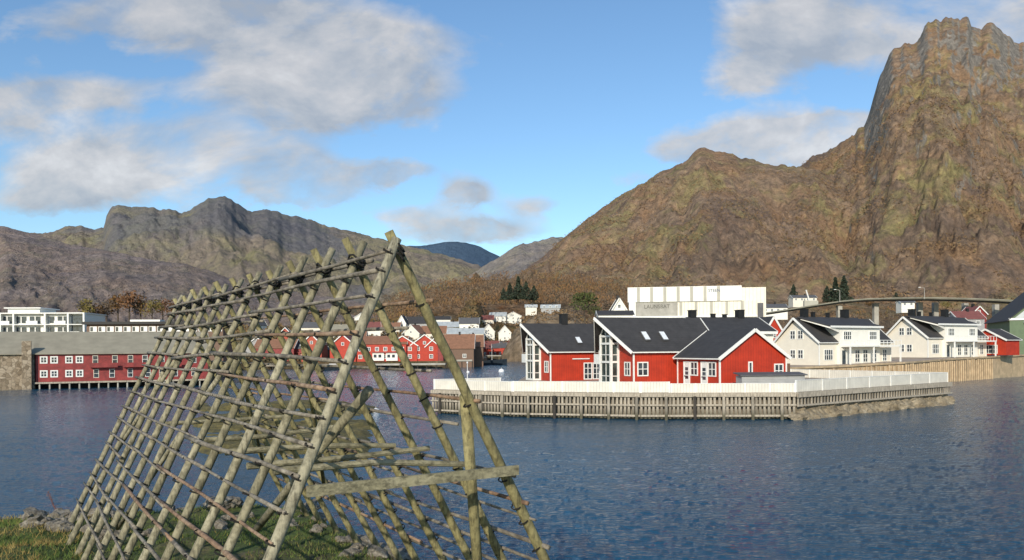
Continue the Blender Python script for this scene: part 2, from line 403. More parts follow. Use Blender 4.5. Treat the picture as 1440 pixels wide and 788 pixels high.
# ------------------------------------------------------------------ mountains
def fan_grid(name, pxs, rows, fn, mat, kind='structure', smooth_=True):
    vs = []; fs = []; nr = len(rows); 
    for px in pxs:
        for r in rows: vs.append(fn(px, r))
    for i in range(len(pxs)-1):
        for j in range(nr-1):
            a = i*nr+j; fs.append((a, a+nr, a+nr+1, a+1))
    mb = MB(); mb.v = vs; mb.f = fs
    return tag(mb.build(name, mat, None, smooth_, recalc=False), kind=kind)
def mountain(name, prof, x0, x1, Y0, Yr, zb, mat, seed, amp, power=1.15, step=2.0, nrow=190, jag=1.0, nsc=1.0, gully=1.0):
    rows = [i/nrow for i in range(nrow+1)]+[1.02, 1.06, 1.15, 1.3, 1.6]
    off = Vector((seed*131.7, seed*57.3, seed*17.1))
    npx = int((x1-x0)/step); pxs = [x0+i*(x1-x0)/npx for i in range(npx+1)]
    def fn(px, t):
        py = interp(prof, px)
        yr = Yr*(1+.06*math.sin(px*.011+seed))
        pk = at(px, py, yr); zr = pk.z
        a = ab(px, py)[0]
        # ridge roughness
        zr += noise.fractal(Vector((px*.06, seed*3.3, 0)), .7, 2.3, 6)*amp*.06*jag
        if t <= 1:
            Y = Y0+(yr-Y0)*t
            g = t**power
            p = Vector((a*Y, Y, 0))*nsc
            n1 = noise.fractal(p*.0035+off, 1.0, 2.1, 7)
            n2 = noise.ridged_multi_fractal(Vector((px*.011+seed, Y*.0016*nsc+n1*.5, seed)), .95, 2.1, 7, 1.0, 2.0)-1.1
            n3 = noise.fractal(p*.045+off, .7, 2.2, 5); n4 = noise.fractal(p*.012+off, .75, 2.2, 6); n5 = noise.ridged_multi_fractal(Vector((px*.035+n4*.8, Y*.0045*nsc+n1, seed+4)), .8, 2.1, 6, 1.0, 2.0)-1.1
            env = smooth(t/.22)*(1-smooth((t-.72)/.28)*.96)
            z = zb+(zr-zb)*g+env*amp*(n1*.7+n2*.20*gully)+(n3*amp*.045+n5*amp*.15*gully*(1-.6*t*t)+n4*amp*.11*(1-.8*t*t))*min(1, t*4)*(1-.8*smooth((t-.85)/.15))
            z = min(z, zb+(zr-zb)*(.12+.9*t)+amp*.3*env) if False else z
            # never above the line of sight to the crest
            zmax = EYE+(zr-EYE)*Y/yr
            lim = zmax-(1-t)*amp*.25
            if z > lim and t < .999: z = lim-(z-lim)*.15
            return (a*Y, Y, z)
        Y = yr*(1+(t-1)*.9)
        return (a*Y, Y, zr-(t-1)*zr*1.9)
    return fan_grid(name, pxs, rows, fn, mat)

P_peak = [(900,420),(1000,345),(1060,296),(1100,258),(1130,230),(1150,218),(1180,203),(1200,190),(1215,178),(1222,160),(1230,132),(1238,102),(1250,78),(1258,68),(1285,62),(1295,50),(1300,38),(1306,30),(1318,29),(1324,33),(1330,25),(1350,26),(1362,27),(1366,38),(1380,40),(1388,30),(1395,28),(1405,40),(1418,50),(1425,60),(1440,60),(1500,75),(1600,110),(1750,170),(1950,260)]
P_shoulder = [(560,452),(640,436),(690,415),(735,382),(762,362),(790,337),(830,305),(860,284),(890,266),(925,244),(955,233),(972,222),(983,210),(992,209),(1005,214),(1030,217),(1055,226),(1080,232),(1110,234),(1150,240),(1220,275),(1300,340),(1400,420)]
P_foot = [(430,462),(500,440),(560,420),(610,404),(660,396),(720,392),(780,392),(850,400),(950,412),(1100,420),(1300,425),(1600,428),(1950,430)]
P_near = [(-500,300),(-200,318),(0,318),(30,325),(60,333),(100,345),(150,352),(185,360),(220,367),(260,372),(290,380),(330,393),(380,406),(450,416),(520,428),(620,448)]
P_far = [(-500,320),(-100,335),(30,330),(60,328),(80,322),(95,317),(110,316),(130,322),(146,320),(150,302),(158,291),(172,288),(190,291),(215,290),(225,295),(240,293),(255,300),(270,295),(285,284),(298,279),(315,277),(325,282),(340,292),(355,300),(370,296),(378,295),(395,302),(415,304),(440,312),(470,320),(500,327),(530,336),(560,344),(600,353),(650,364),(700,385),(760,410)]
P_blue = [(480,400),(540,362),(565,347),(600,345),(630,340),(655,341),(675,347),(700,360),(730,375),(800,400)]
P_saddle = [(600,410),(660,385),(695,365),(715,353),(735,343),(760,337),(790,333),(850,330),(950,340)]

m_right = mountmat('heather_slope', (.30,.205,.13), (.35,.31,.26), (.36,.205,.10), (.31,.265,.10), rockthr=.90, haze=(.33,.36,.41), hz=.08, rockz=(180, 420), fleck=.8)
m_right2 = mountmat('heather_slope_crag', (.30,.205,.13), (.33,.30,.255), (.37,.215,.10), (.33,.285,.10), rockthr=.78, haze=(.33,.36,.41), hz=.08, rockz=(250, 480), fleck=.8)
m_foot = mountmat('birch_foothill', (.24,.175,.115), (.26,.23,.19), (.32,.18,.085), (.20,.17,.09), rockthr=1.1, sc=1.5)
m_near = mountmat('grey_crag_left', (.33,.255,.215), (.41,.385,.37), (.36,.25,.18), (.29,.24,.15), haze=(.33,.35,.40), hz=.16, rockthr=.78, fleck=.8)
m_far = mountmat('far_range', (.28,.215,.145), (.24,.22,.195), (.34,.28,.13), (.34,.30,.11), haze=(.30,.35,.43), hz=.16, sc=.5, rockthr=1.1, dark=(.12,.125,.15), cloud_shade_thr=(.53,.59), fleck=.5, cloud_shade_f=.65)  # the dark colour paints cloud shadows onto this range
m_blue = mountmat('blue_range', (.07,.105,.15), (.07,.10,.14), (.07,.10,.14), (.07,.105,.14), haze=(.09,.15,.23), hz=.6, sc=.4, fleck=.3)  # blue of the distance haze painted into all base colours
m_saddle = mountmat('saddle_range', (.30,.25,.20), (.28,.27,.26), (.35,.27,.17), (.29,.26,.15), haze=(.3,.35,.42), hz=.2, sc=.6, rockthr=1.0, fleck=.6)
mt_peak = mountain('mountain', P_peak, 900, 1950, 640, 1500, 18, m_right2, 3, 85, power=1.12, jag=1.3)
mt_sh = mountain('mountain', P_shoulder, 560, 1400, 620, 1250, 16, m_right, 11, 60, power=1.1)
mountain('foothill', P_foot, 430, 1950, 520, 760, 12, m_foot, 5, 14, power=1.0, step=4, nrow=60)
mt_near = mountain('mountain', P_near, -500, 620, 420, 950, 8, m_near, 8, 20, power=1.15, step=2.2, nrow=150)
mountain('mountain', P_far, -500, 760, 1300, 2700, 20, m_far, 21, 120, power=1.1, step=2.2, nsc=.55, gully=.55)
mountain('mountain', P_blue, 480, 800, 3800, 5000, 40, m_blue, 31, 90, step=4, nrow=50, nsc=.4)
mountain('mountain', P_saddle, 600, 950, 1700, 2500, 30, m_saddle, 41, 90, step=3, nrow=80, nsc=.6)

# ------------------------------------------------------------------ town land
shore = [(-900,150),(0,150),(295,162),(330,258),(400,272),(500,268),(625,272),(668,290),(674,430),(740,440),(760,330),(900,300),(1040,240),(1090,160),(1105,140),(1300,220),(1440,210),(2100,230)]
def landz(px, Y):
    s = interp(shore, px)
    if px < 330: z = 2.6+max(0, Y-210)*.03
    elif px < 760: z = 2.4+max(0, Y-s-25)*(.085+.10*smooth((px-640)/40))
    else: z = 3.4+max(0, Y-260)*.035
    # bare mound behind the first red house
    p = xy(px, Y); c = xy(785, 430)
    d = math.hypot((p.x-c.x)/17, (p.y-c.y)/28)
    z = max(z, 25.5*math.exp(-d**4*.5)-1+noise.fractal(p*.08, 1, 2, 4)*1.2) if d < 2 else z
    return z
landrows = [-.02, 0]+[.004*i**1.45 for i in range(1, 45)]
def landfn(px, t):
    s = interp(shore, px)
    if t < 0: p = xy(px, s); p.z = -1.5; return tuple(p)
    Y = s+t*(900-s); p = xy(px, Y); p.z = landz(px, Y)+noise.fractal(p*.05, 1, 2, 4)*.4*min(1, t*20); return tuple(p)
m_land = mountmat('town_ground', (.16,.13,.08), (.2,.18,.15), (.20,.12,.055), (.12,.12,.05), rockthr=1.3, sc=4, fleck=.8)
fan_grid('ground', [-900+i*10 for i in range(300)], [r for r in landrows if r <= 1]+[1.0], landfn, m_land)

def land_point(px, py):
    s = interp(shore, px); Y = s+1
    while Y < 880:
        p = xy(px, Y); p.z = landz(px, Y)
        if proj(p)[1] <= py: return p
        Y += 2
    return p

# ------------------------------------------------------------------ buildings
class House:
    """local frame: x along the front, y away from it; origin = front left corner"""
    def __init__(s, name, label, cat, C, phi, X, Y, he, hr, wall, roof, ridge='x', ov=.35, prow=0, group=None, trim=True, gutters=True, th=.16, base=0):
        s.X, s.Y, s.he, s.hr, s.ridge = X, Y, he, hr, ridge
        s.o = empty(name, C, phi, label, cat, group)
        A, B = (X, Y) if ridge == 'x' else (Y, X)
        P = (lambda a, b, z: (a, b, z)) if ridge == 'x' else (lambda a, b, z: (b, a, z))
        s.P, s.A, s.B = P, A, B
        mb = MB(); pr = []
        for a in (0, A): pr += [P(a,0,-base), P(a,B,-base), P(a,B,he), P(a,B/2,hr), P(a,0,he)]
        mb.add(pr, [(0,1,2,3,4),(9,8,7,6,5),(0,5,6,1),(1,6,7,2),(2,7,8,3),(3,8,9,4),(4,9,5,0)])
        s.wall = mb.build('wall', wall, s.o)
        sl = (hr-he)/(B/2); ze = he-ov*sl
        mb = MB()
        for sg in (0, 1):
            be = -ov if sg == 0 else B+ov
            pts = [(-ov, be, ze), (A+ov, be, ze), (A+ov, B/2, hr), (-ov-prow, B/2, hr)]
            mb.hexa([P(a, b, z+.02) for a, b, z in pts]+[P(a, b, z+th) for a, b, z in pts])
        s.roof = mb.build('roof', roof, s.o)
        if trim:
            for a0, a1 in ((-ov-.05, -ov-prow-.05), (A+ov+.05, A+ov+.05)):
                for be in (-ov-.03, B+ov+.03):
                    MB().bar(P(a0, be, ze+.0), P(a1, B/2, hr+.03), .09, .32).build('bargeboard', M['trim'], s.o)
        if gutters:
            for be in (-ov-.07, B+ov+.07):
                MB().bar(P(-ov, be, ze+.04), P(A+ov, be, ze+.04), .12, .12).build('gutter', M['trim'], s.o)
    def fb(s, mb, face, s0, s1, z0, z1, o0, o1):
        if face == 'front': mb.box(s0, s1, -o1, -o0, z0, z1)
        elif face == 'back': mb.box(s0, s1, s.Y+o0, s.Y+o1, z0, z1)
        elif face == 'left': mb.box(-o1, -o0, s0, s1, z0, z1)
        else: mb.box(s.X+o0, s.X+o1, s0, s1, z0, z1)
        return mb
    def window(s, face, c, z, w, h, cols=2, rows=2, fr=.12, name='window', glass=None, o=0, fmat=None, label=None):
        mb = MB(); s0, s1, z0, z1 = c-w/2, c+w/2, z, z+h; a = o-.04; b = o+.07; bar = .045
        s.fb(mb, face, s0, s0+fr, z0, z1, a, b); s.fb(mb, face, s1-fr, s1, z0, z1, a, b)
        s.fb(mb, face, s0+fr, s1-fr, z0, z0+fr, a, b-.005); s.fb(mb, face, s0+fr, s1-fr, z1-fr, z1, a, b-.005)
        for i in range(1, cols):
            x = s0+w*i/cols; s.fb(mb, face, x-bar, x+bar, z0+fr, z1-fr, a, b-.015)
        for i in range(1, rows):
            zz = z0+h*i/rows; s.fb(mb, face, s0+fr, s1-fr, zz-bar*.8, zz+bar*.8, a, b-.025)
        f = mb.build(name, fmat or M['trim'], s.o)
        s.fb(MB(), face, s0+fr*.5, s1-fr*.5, z0+fr*.5, z1-fr*.5, o-.03, o+.02).build('pane', glass or M['glass'], f)
        if label: f['label'] = label
        return f
    def door(s, face, c, w=1.0, h=2.1, glazed=True, mat=None, z=0):
        mb = MB(); s0, s1 = c-w/2, c+w/2
        s.fb(mb, face, s0-.1, s0, z, z+h+.1, -.04, .08); s.fb(mb, face, s1, s1+.1, z, z+h+.1, -.04, .08); s.fb(mb, face, s0, s1, z+h, z+h+.1, -.04, .075)
        s.fb(mb, face, s0, s1, z, z+h, -.03, .04)
        d = mb.build('door', mat or M['trim'], s.o)
        if glazed:
            g = MB()
            for k in range(3): s.fb(g, face, s0+.2, s1-.2, z+.75+k*.43, z+.75+k*.43+.33, .03, .055)
            g.build('pane', M['glass'], d)
        hb = MB(); s.fb(hb, face, s1-.16, s1-.10, z+.95, z+1.1, .03, .1); hb.build('handle', M['black'], d)
        return d
    def chimney(s, x, y, w, zt, mat=None, cap=True):
        mb = MB(); zb = s.he; mb.box(x-w/2, x+w/2, y-w/2, y+w/2, zb, zt)
        c = mb.build('chimney', mat or M['black'], s.roof)
        if cap: MB().box(x-w/2-.06, x+w/2+.06, y-w/2-.06, y+w/2+.06, zt, zt+.08).build('chimney_cap', M['black'], s.o if False else s.roof)
        return c
    def corner(s, *pts):
        for (x, y) in pts:
            MB().box(x-.07, x+.07, y-.07, y+.07, 0, s.he-.05).build('corner_board', M['trim'], s.o)
    def skylight(s, x, t, w=.9, l=1.3):
        """on the front slope (ridge x): t = 0 eave .. 1 ridge"""
        sl = (s.hr-s.he)/(s.B/2); n = Vector((0, -sl, 1)).normalized(); up = Vector((0, 1, sl)).normalized()
        c = Vector((x, t*s.B/2, s.he+(s.hr-s.he)*t))+n*.2
        a = Vector((w/2,0,0)); b = up*l/2
        f = MB().hexa([c-a-b, c+a-b, c+a+b, c-a+b, c-a-b+n*.1, c+a-b+n*.1, c+a+b+n*.1, c-a+b+n*.1]).build('skylight', M['slate2'], s.roof)
        a *= .8; b *= .85; c += n*.102
        MB().hexa([c-a-b, c+a-b, c+a+b, c-a+b, c-a-b+n*.03, c+a-b+n*.03, c+a+b+n*.03, c-a+b+n*.03]).build('pane', M['skylight'], s.o)

DZ = 2.35
PHI = R(20)
def bay(h, y0, y1, depth, ztop):
    """glazed bay standing in front of the left gable"""
    mb = MB(); p = .26
    xs = (-depth, 0)
    for (x, y) in ((-depth, y0), (-depth, y1), (-.1, y0), (-.1, y1)): mb.box(x-p/2, x+p/2, y-p/2, y+p/2, 0, ztop if y == y0 or y == y1 else ztop)
    for z in (.0, 2.35, 4.35, ztop-.25):
        mb.box(-depth+p/2, -.1-p/2, y0-p/2+.02, y0+p/2-.02, z, z+.22); mb.box(-depth+p/2, -.1-p/2, y1-p/2+.02, y1+p/2-.02, z, z+.22); mb.box(-depth-p/2+.02, -depth+p/2-.02, y0+p/2, y1-p/2, z, z+.22)
    for z in (.9, 3.2): mb.box(-depth+p/2, -.1-p/2, y0-.05, y0+.05, z, z+.08); mb.box(-depth-.05, -depth+.05, y0+p/2, y1-p/2, z, z+.08)
    ym = (y0+y1)/2; mb.box(-depth-.03, -depth+.03, ym-.035, ym+.035, 0, ztop)
    zt2 = h.hr-.35
    b = mb.build('bay_window', M['trim'], h.o)
    MB().box(-depth+.02, .02, y0+.02, y1-.02, .02, ztop-.02).build('pane', M['bayglass'], b)
    # glazed triangle above the bay
    g = MB(); g.add([(-depth, y0, ztop), (-depth, y1, ztop), (-depth, ym, zt2), (.02, y0, ztop), (.02, y1, ztop), (.02, ym, zt2)], [(0,1,2),(5,4,3),(0,3,4,1),(1,4,5,2),(2,5,3,0)]).build('pane', M['bayglass'], b)
    f = MB(); f.bar((-depth-.02, y0, ztop), (-depth-.02, ym, zt2+.05), .12, .14); f.bar((-depth-.02, y1, ztop), (-depth-.02, ym, zt2+.05), .12, .14); f.bar((-depth-.02, ym, ztop), (-depth-.02, ym, zt2), .1, .1); f.build('bay_gable_frame', M['trim'], h.o)
    # small white balcony beside the bay
    q = MB(); q.box(-1.1, -.02, y1+.15, y1+1.5, 2.2, 2.32); q.box(-1.1, -1.04, y1+.15, y1+1.5, 2.32, 3.3); q.build('balcony', M['trim'], h.o)

# first red house (left)
C1 = xy(774, 97); C1.z = DZ
h1 = House('red_house', 'leftmost red boarded harbour house on the pier, glazed bay on its gable, beside open water', 'house', C1, PHI, 9.6, 8.0, 3.75, 7.0, M['red'], M['slate'], prow=2.0)
bay(h1, 3.2, 5.5, .95, 5.3)
h1.window('left', 1.25, 1.0, 1.25, 1.45)
h1.window('front', 5.0, .1, 1.15, 2.1, 2, 3, name='french_window'); h1.window('front', 6.2, .1, 1.1, 2.1, 2, 3, name='french_window')
h1.skylight(4.3, .32, .7, 1.3); h1.corner((0, 0), (0, 8.0), (9.6, 0))
h1.chimney(3.6, 4.2, .85, 8.3)
MB().box(2.9, 5.2, -.14, -.04, 2.62, 2.74).build('awning_rail', M['trim'], h1.o)
# second red house (middle)
C2 = xy(891, 83); C2.z = DZ
h2 = House('red_house', 'middle red harbour house on the pier with two roof lights and a glazed bay', 'house', C2, PHI, 10.3, 8.0, 3.75, 7.15, M['red'], M['slate'], prow=2.2)
bay(h2, 3.3, 5.7, .95, 5.4)
h2.window('left', 1.35, 1.0, 1.3, 1.5); h2.window('front', 1.05, 1.0, 1.3, 1.5)
h2.skylight(2.2, .38, .7, 1.5); h2.skylight(4.4, .38, .7, 1.5); h2.corner((0, 0), (0, 8.0))
h2.window('front', 8.1, 0.0, .3, .1, 1, 1) if False else None
MB().box(6.4, 6.5, -.15, -.02, 0, 3.3).build('downpipe', M['trim'], h2.o)
MB().box(6.2, 9.0, -.4, -.02, 3.3, 3.4).build('canopy', M['trim'], h2.o)
# third red house (right, gable to the camera)
C3 = xy(1012, 76.6); C3.z = DZ
h3 = House('red_house', 'lower red house on the pier with two glazed doors and a broad plain gable', 'house', C3, PHI, 7.75, 7.5, 3.0, 5.62, M['red'], M['slate'], ridge='y', ov=.3)
h3.window('front', 3.5, .95, .5, 1.6, 1, 1); h3.window('front', 6.85, .9, 1.1, 1.4, 2, 2)
for y in (1.25, 4.4):
    h3.window('left', y, 1.1, 1.35, 1.45, 2, 2); h3.door('left', y+1.35, .95, 2.45)
h3.corner((0, 0), (7.75, 0), (0, 7.5))
MB().box(7.75+.05, 7.75+.5, -.0, 1.6, .4, 2.3).build('porch', M['brownboard'], h3.o)

# dark roofed houses behind
C4 = xy(993, 101); C4.z = DZ+.2
h4 = House('row_house', 'white house with a dark slate roof right behind the lower red house', 'house', C4, PHI, 10.3, 7.0, 5.85, 7.6, M['white'], M['slate'], prow=.6)
MB().bar((-.3, -.5, 5.62), (10.6, -.5, 5.62), .12, .34).build('fascia', M['trim'], h4.o)
for x, zt, w_ in ((-.2, 8.6, .8), (3.0, 8.15, .5), (4.8, 8.1, .45), (7.2, 8.7, .9)): h4.chimney(x+.5, 3.6, w_, zt)
h4.window('left', 3.5, 5.4, .9, .9)
C6 = xy(1074, 135); C6.z = 3.2
h6 = House('red_house', 'small red gable house peeking out behind the cream gabled house', 'house', C6, R(8), 3.6, 6, 5.3, 8.2, M['red'], M['slate'], ridge='y', ov=.2)
h6.window('front', 1.8, 4.6, .9, 1.0); h6.window('front', 1.8, 1.8, .9, 1.0)

# white houses on the timber quay
def white_house(px, Yc, z0, L, k, label, label2=None):
    C = xy(px, Yc); C.z = z0; he, hr = 3.55*k, 7.1*k
    h = House('white_house', label, 'house', C, R(30), L, 8.2*k, he, hr, M['cream'], M['slate'], prow=.5, ov=.3)
    for y in (3.4*k, 4.85*k):
        h.window('left', y, 3.9*k, 1.05*k, 1.4*k); h.window('left', y, .95*k, 1.05*k, 1.4*k)
    # two-storey wall dormer with its own low roof
    d0, d1 = L*.24, L*.80; zt = 5.7*k
    MB().box(d0, d1, -.5, 3.9*k, .02, zt).build('bay_wall', M['white'], h.o)
    mb = MB(); mb.hexa([(d0-2.6*k,-.9,zt),(d1+.3,-.9,zt),(d1+.3,4.0*k,7.25*k),(d0-4.2*k,4.0*k,7.25*k)]+[(d0-2.6*k,-.9,zt+.15),(d1+.3,-.9,zt+.15),(d1+.3,4.0*k,7.4*k),(d0-4.2*k,4.0*k,7.4*k)]); mb.build('upper_roof', M['slate'], h.o)
    MB().hexa([(d0-2.6*k,-.88,zt-.25),(d0-.01,-.48,zt-.9),(d0-.01,3.5*k,6.2*k),(d0-3.9*k,3.5*k,6.9*k)]+[(d0-2.6*k,-.88,zt-.02),(d0-.01,-.48,zt-.02),(d0-.01,3.5*k,7.0*k),(d0-3.9*k,3.5*k,7.0*k)]).build('dormer_cheek', M['white'], h.o)
    MB().bar((d0-2.6*k, -.95, zt+.05), (d1+.35, -.95, zt+.05), .1, .3).build('fascia', M['trim'], h.o)
    h.window('front', d0+L*.10, 3.75*k, 1.9*k, 1.35*k, 4, 2, o=.5); h.window('front', d1-L*.10, 3.75*k, 1.9*k, 1.35*k, 4, 2, o=.5)
    # porch: balcony slab with balustrade on posts
    mb = MB(); mb.box(d0+.2, L-.3, -2.2, -.52, 2.7*k, 2.9*k); mb.build('balcony', M['trim'], h.o)
    mb = MB()
    mb.box(d0+.2, L-.3, -2.2, -2.14, 3.65*k, 3.73*k)
    n = 14
    for i in range(n+1):
        x = d0+.2+(L-.5-d0-.06)*i/n; mb.box(x, x+.06, -2.2, -2.14, 2.9*k, 3.65*k)
    mb.build('balustrade', M['trim'], h.o)
    for x in (d0+.3, d0+(L-d0)*.45, L-.55): MB().box(x, x+.2, -2.15, -1.95, 0, 2.7*k).build('post', M['trim'], h.o)
    h.window('front', L*.12, .7, 2.0*k, 1.7*k, 4, 2)
    h.door('front', d0+.9, 1.0, 2.1, z=.03)
    bx = MB(); h.fb(bx, 'front', d0+.5, d0+1.3, .1, 2.2*k, .4, .53); bx.build('door_leaf', M['glass'], h.o)
    for x in (d0+(d1-d0)*.42, d0+(d1-d0)*.62, d0+(d1-d0)*.85): h.window('front', x, .3, 1.2*k, 2.0*k, 2, 3, o=.5)
    h.window('front', L-1.6, .4, 1.1*k, 1.9*k, 2, 3)
    for x, w_, t in ((L*.10, .9, 8.5), (L*.22, .5, 8.1), (L*.42, .45, 8.0), (L*.66, .95, 8.6)): h.chimney(x, 4.1*k, w_*k, t*k)
    h.corner((0, 0), (L, 0), (0, 8.2*k))
    return h
hw1 = white_house(1152, 122, 3.45, 17.4, 1.03, 'cream white balcony house on the timber quay, the one nearest the red houses')
hw2 = white_house(1305, 145, 4.15, 18.6, 1.06, 'right-hand cream white house on the timber quay, next to the small red hut')
C7 = xy(1415, 152); C7.z = 4.4
h7 = House('red_hut', 'small bright red boathouse at the end of the timber quay beside the right-hand white house', 'hut', C7, R(30), 4.6, 7.5, 3.0, 5.0, M['red'], M['slate'], ov=.3)
h7.window('left', 3.3, .3, 3.4, 1.7, 4, 2)
C8 = xy(1420, 172); C8.z = 4
h8 = House('green_warehouse', 'green warehouse with a huge dark pitched roof at the right edge of the photo', 'warehouse', C8, R(-20), 26, 22, 8.0, 19.5, M['greenboard'], M['slate'], ridge='y', ov=.6, trim=False, gutters=False)
MB().add([(1,-.05,8.2),(25,-.05,8.2),(13,-.05,18.6)], [(0,1,2)]).build('gable_cladding', M['metalroof'], h8.o)
MB().box(-.2, 26.2, -.25, -.06, 7.7, 8.15).build('gable_beam', M['trim'], h8.o)
lm = MB(); lm.box(2.6, 3.0, -.5, -.06, 7.0, 7.4).build('wall_lamp', M['trim'], h8.o)

# ------------------------------------------------------------------ first pier
F0, F1, F2, F3, F4 = xy(608, 79), xy(720, 73.7), xy(900, 70.2), xy(1118, 69.2), xy(1335, 86.5)
B4, B3, B2, B1, B0 = xy(1112, 104), xy(1000, 116), xy(738, 114), xy(726, 96), xy(703, 82.5)
mb = MB(); mb.prism([p[:2] for p in (F0, F1, F2, F3, F4, B4, B3, B2, B1, B0)], DZ-.35, DZ); tag(mb.build('pier_deck', M['deck']), kind='structure')
def inset(poly, d):
    c = sum(poly, Vector())/len(poly); return [c+(p-c)*(1-d) for p in poly]
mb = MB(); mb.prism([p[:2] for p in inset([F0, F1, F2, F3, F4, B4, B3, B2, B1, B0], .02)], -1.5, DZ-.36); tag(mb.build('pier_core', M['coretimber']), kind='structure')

pier = empty('timber_pier', (F0.x, F0.y, 0), 0, 'weathered timber slat front of the pier below the white fence', 'pier')
line = [F0, F1, F2, F3]
def pt_on(line, d):
    for a, b in zip(line, line[1:]):
        l = (b-a).length
        if d <= l or b is line[-1]: return a+(b-a)*(d/l), (b-a).normalized()
        d -= l
tot = sum((b-a).length for a, b in zip(line, line[1:]))
O0 = Vector((F0.x, F0.y, 0))
slat = None
ns = 98
for i in range(ns):
    p, d = pt_on(line, tot*(i+.5)/ns); n = Vector((d.y, -d.x, 0))
    if slat is None:
        slat = MB().box(-.095, .095, -.05, .05, .12, DZ-.12).build('slat', M['slat'], pier); s = slat
    else:
        s = slat.copy(); col.objects.link(s); s.parent = pier
    q = p+n*.12-O0; s.location = (q.x, q.y, random.uniform(-.05, .03)); s.rotation_euler = (0, random.uniform(-.02, .02), math.atan2(d.y, d.x))
for z, hh in ((DZ-.2, .32), (1.28, .14), (.35, .16)):
    for a, b in zip(line, line[1:]):
        d = (b-a).normalized(); n = Vector((d.y, -d.x, 0))*.26
        MB().bar(a+n+Vector((0,0,z))-O0, b+n+Vector((0,0,z))-O0, .14, hh).build('beam', M['timber'], pier)
for i in range(14):
    p, d = pt_on(line, tot*(i+.5)/14); n = Vector((d.y, -d.x, 0))*.42
    q = p+n-O0; MB().tube([(q.x,q.y,-1.2),(q.x,q.y,DZ-.3)], [.15,.13], 8).build('pile', M['slat'] if i % 5 else M['timber_dark'], pier)

# right part: slatted edge over a rock bank
pr = empty('slatted_quay_edge', (F3.x, F3.y, 0), 0, 'low slatted timber edge above the rock bank on the right of the pier', 'quay edge')
O1 = Vector((F3.x, F3.y, 0)); d = (F4-F3).normalized(); n = Vector((d.y, -d.x, 0)); LL = (F4-F3).length
for i in range(56):
    q = (F3-O1)+d*(LL*(i+.5)/56)+n*.1
    if i == 0: s0_ = MB().box(-.08, .08, -.05, .05, 1.05, DZ-.3).build('slat', M['slat'], pr); s = s0_
    else: s = s0_.copy(); col.objects.link(s); s.parent = pr
    s.location = (q.x, q.y, 0); s.rotation_euler = (0, 0, math.atan2(d.y, d.x))
MB().bar(n*.22+Vector((0,0,DZ-.22)), d*LL+n*.22+Vector((0,0,DZ-.22)), .14, .45).build('beam', M['timber'], pr)
MB().bar(n*.22+Vector((0,0,1.2)), d*LL+n*.22+Vector((0,0,1.2)), .14, .16).build('beam', M['timber'], pr)
vs = []; fs = []; nu, nv = 130, 14
for i in range(nu+1):
    for j in range(nv+1):
        u = i/nu; v_ = j/nv
        base = F3+(F4-F3)*u-d*1.0+d*1.1*u; hgt = 1.15*(1-v_)**.8-.5*v_
        hgt *= smooth(min(1, (u+.03)*9))
        p = base+n*(-.3+1.3*v_)+Vector((0,0,hgt))
        q = noise.fractal(p*.9, .9, 2.1, 5)*.35+noise.cell(p*1.3)*.22
        p += (n+Vector((0,0,.6)))*q*(.5+.5*v_)
        vs.append(tuple(p))
for i in range(nu):
    for j in range(nv): a = i*(nv+1)+j; fs.append((a, a+1, a+nv+2, a+nv+1))
mb = MB(); mb.v = vs; mb.f = fs; tag(mb.build('rock_bank', M['bank']), kind='structure')

def fence(a, b, label, h=1.05, npanel=4, z=DZ, mat=None):
    o = empty('white_fence', (a.x, a.y, z), math.atan2((b-a).y, (b-a).x), label, 'fence'); L = (b-a).length
    pl = L/npanel
    for i in range(npanel):
        MB().box(i*pl+.03, (i+1)*pl-.03, -.03, .03, .02, h).build('panel', mat or M['fence'], o)
    for i in range(npanel+1):
        MB().box(i*pl-.06, i*pl+.06, -.07, .07, 0, h+.06).build('post', M['trim'], o)
    MB().box(0, L, -.06, .06, h+.003, h+.05).build('cap_rail', M['trim'], o)
    return o
def bt(a, b, t): return a+(b-a)*t
G = 'white fences round the pier'
fence(F0+Vector((.2,.2,0)), F1+Vector((0,.12,0)), 'white board fence on the left front edge of the pier', 0.90, 3)
S1 = bt(F1, F2, .0); S2 = bt(F2, F3, .19)
fence(F1+Vector((.1,.12,0)), F2+Vector((0,.12,0)), 'long white board fence in front of the middle red house', 0.92, 5)
fence(F2+Vector((.1,.12,0)), S2+Vector((0,.12,0)), 'short white board fence left of the step down beside the lower red house', 0.92, 1)
fence(S2+Vector((.15,.06,0)), F3+Vector((0,.1,0)), 'lower white board fence in front of the lower red house', .88, 5, z=DZ-.12)
fence(F3+Vector((.1,.1,0)), F4+Vector((-.2,.1,0)), 'white board fence above the rock bank running to the pier corner', 1.0, 7)
fence(F0+Vector((.1,.5,0)), B0, 'white board fence on the far left edge of the pier', 0.95, 2)
fence(B4, F4+Vector((-.3,.3,0)), 'white board fence along the back right edge of the pier', 1.0, 7)
# low grey store behind the fence, right of the lower red house
Cs = xy(1043, 73.2); o = empty('low_shed', (Cs.x, Cs.y, DZ), R(5), 'low grey lean-to roof behind the fence at the right red house', 'shed')
MB().box(0, 6.0, 0, 1.5, 0, 1.3).build('wall', M['greyboard'], o)
MB().hexa([(-.2,-.2,1.31),(6.2,-.2,1.31),(6.2,1.7,1.5),(-.2,1.7,1.5),(-.2,-.2,1.4),(6.2,-.2,1.4),(6.2,1.7,1.6),(-.2,1.7,1.6)]).build('roof', M['slate2'], o)

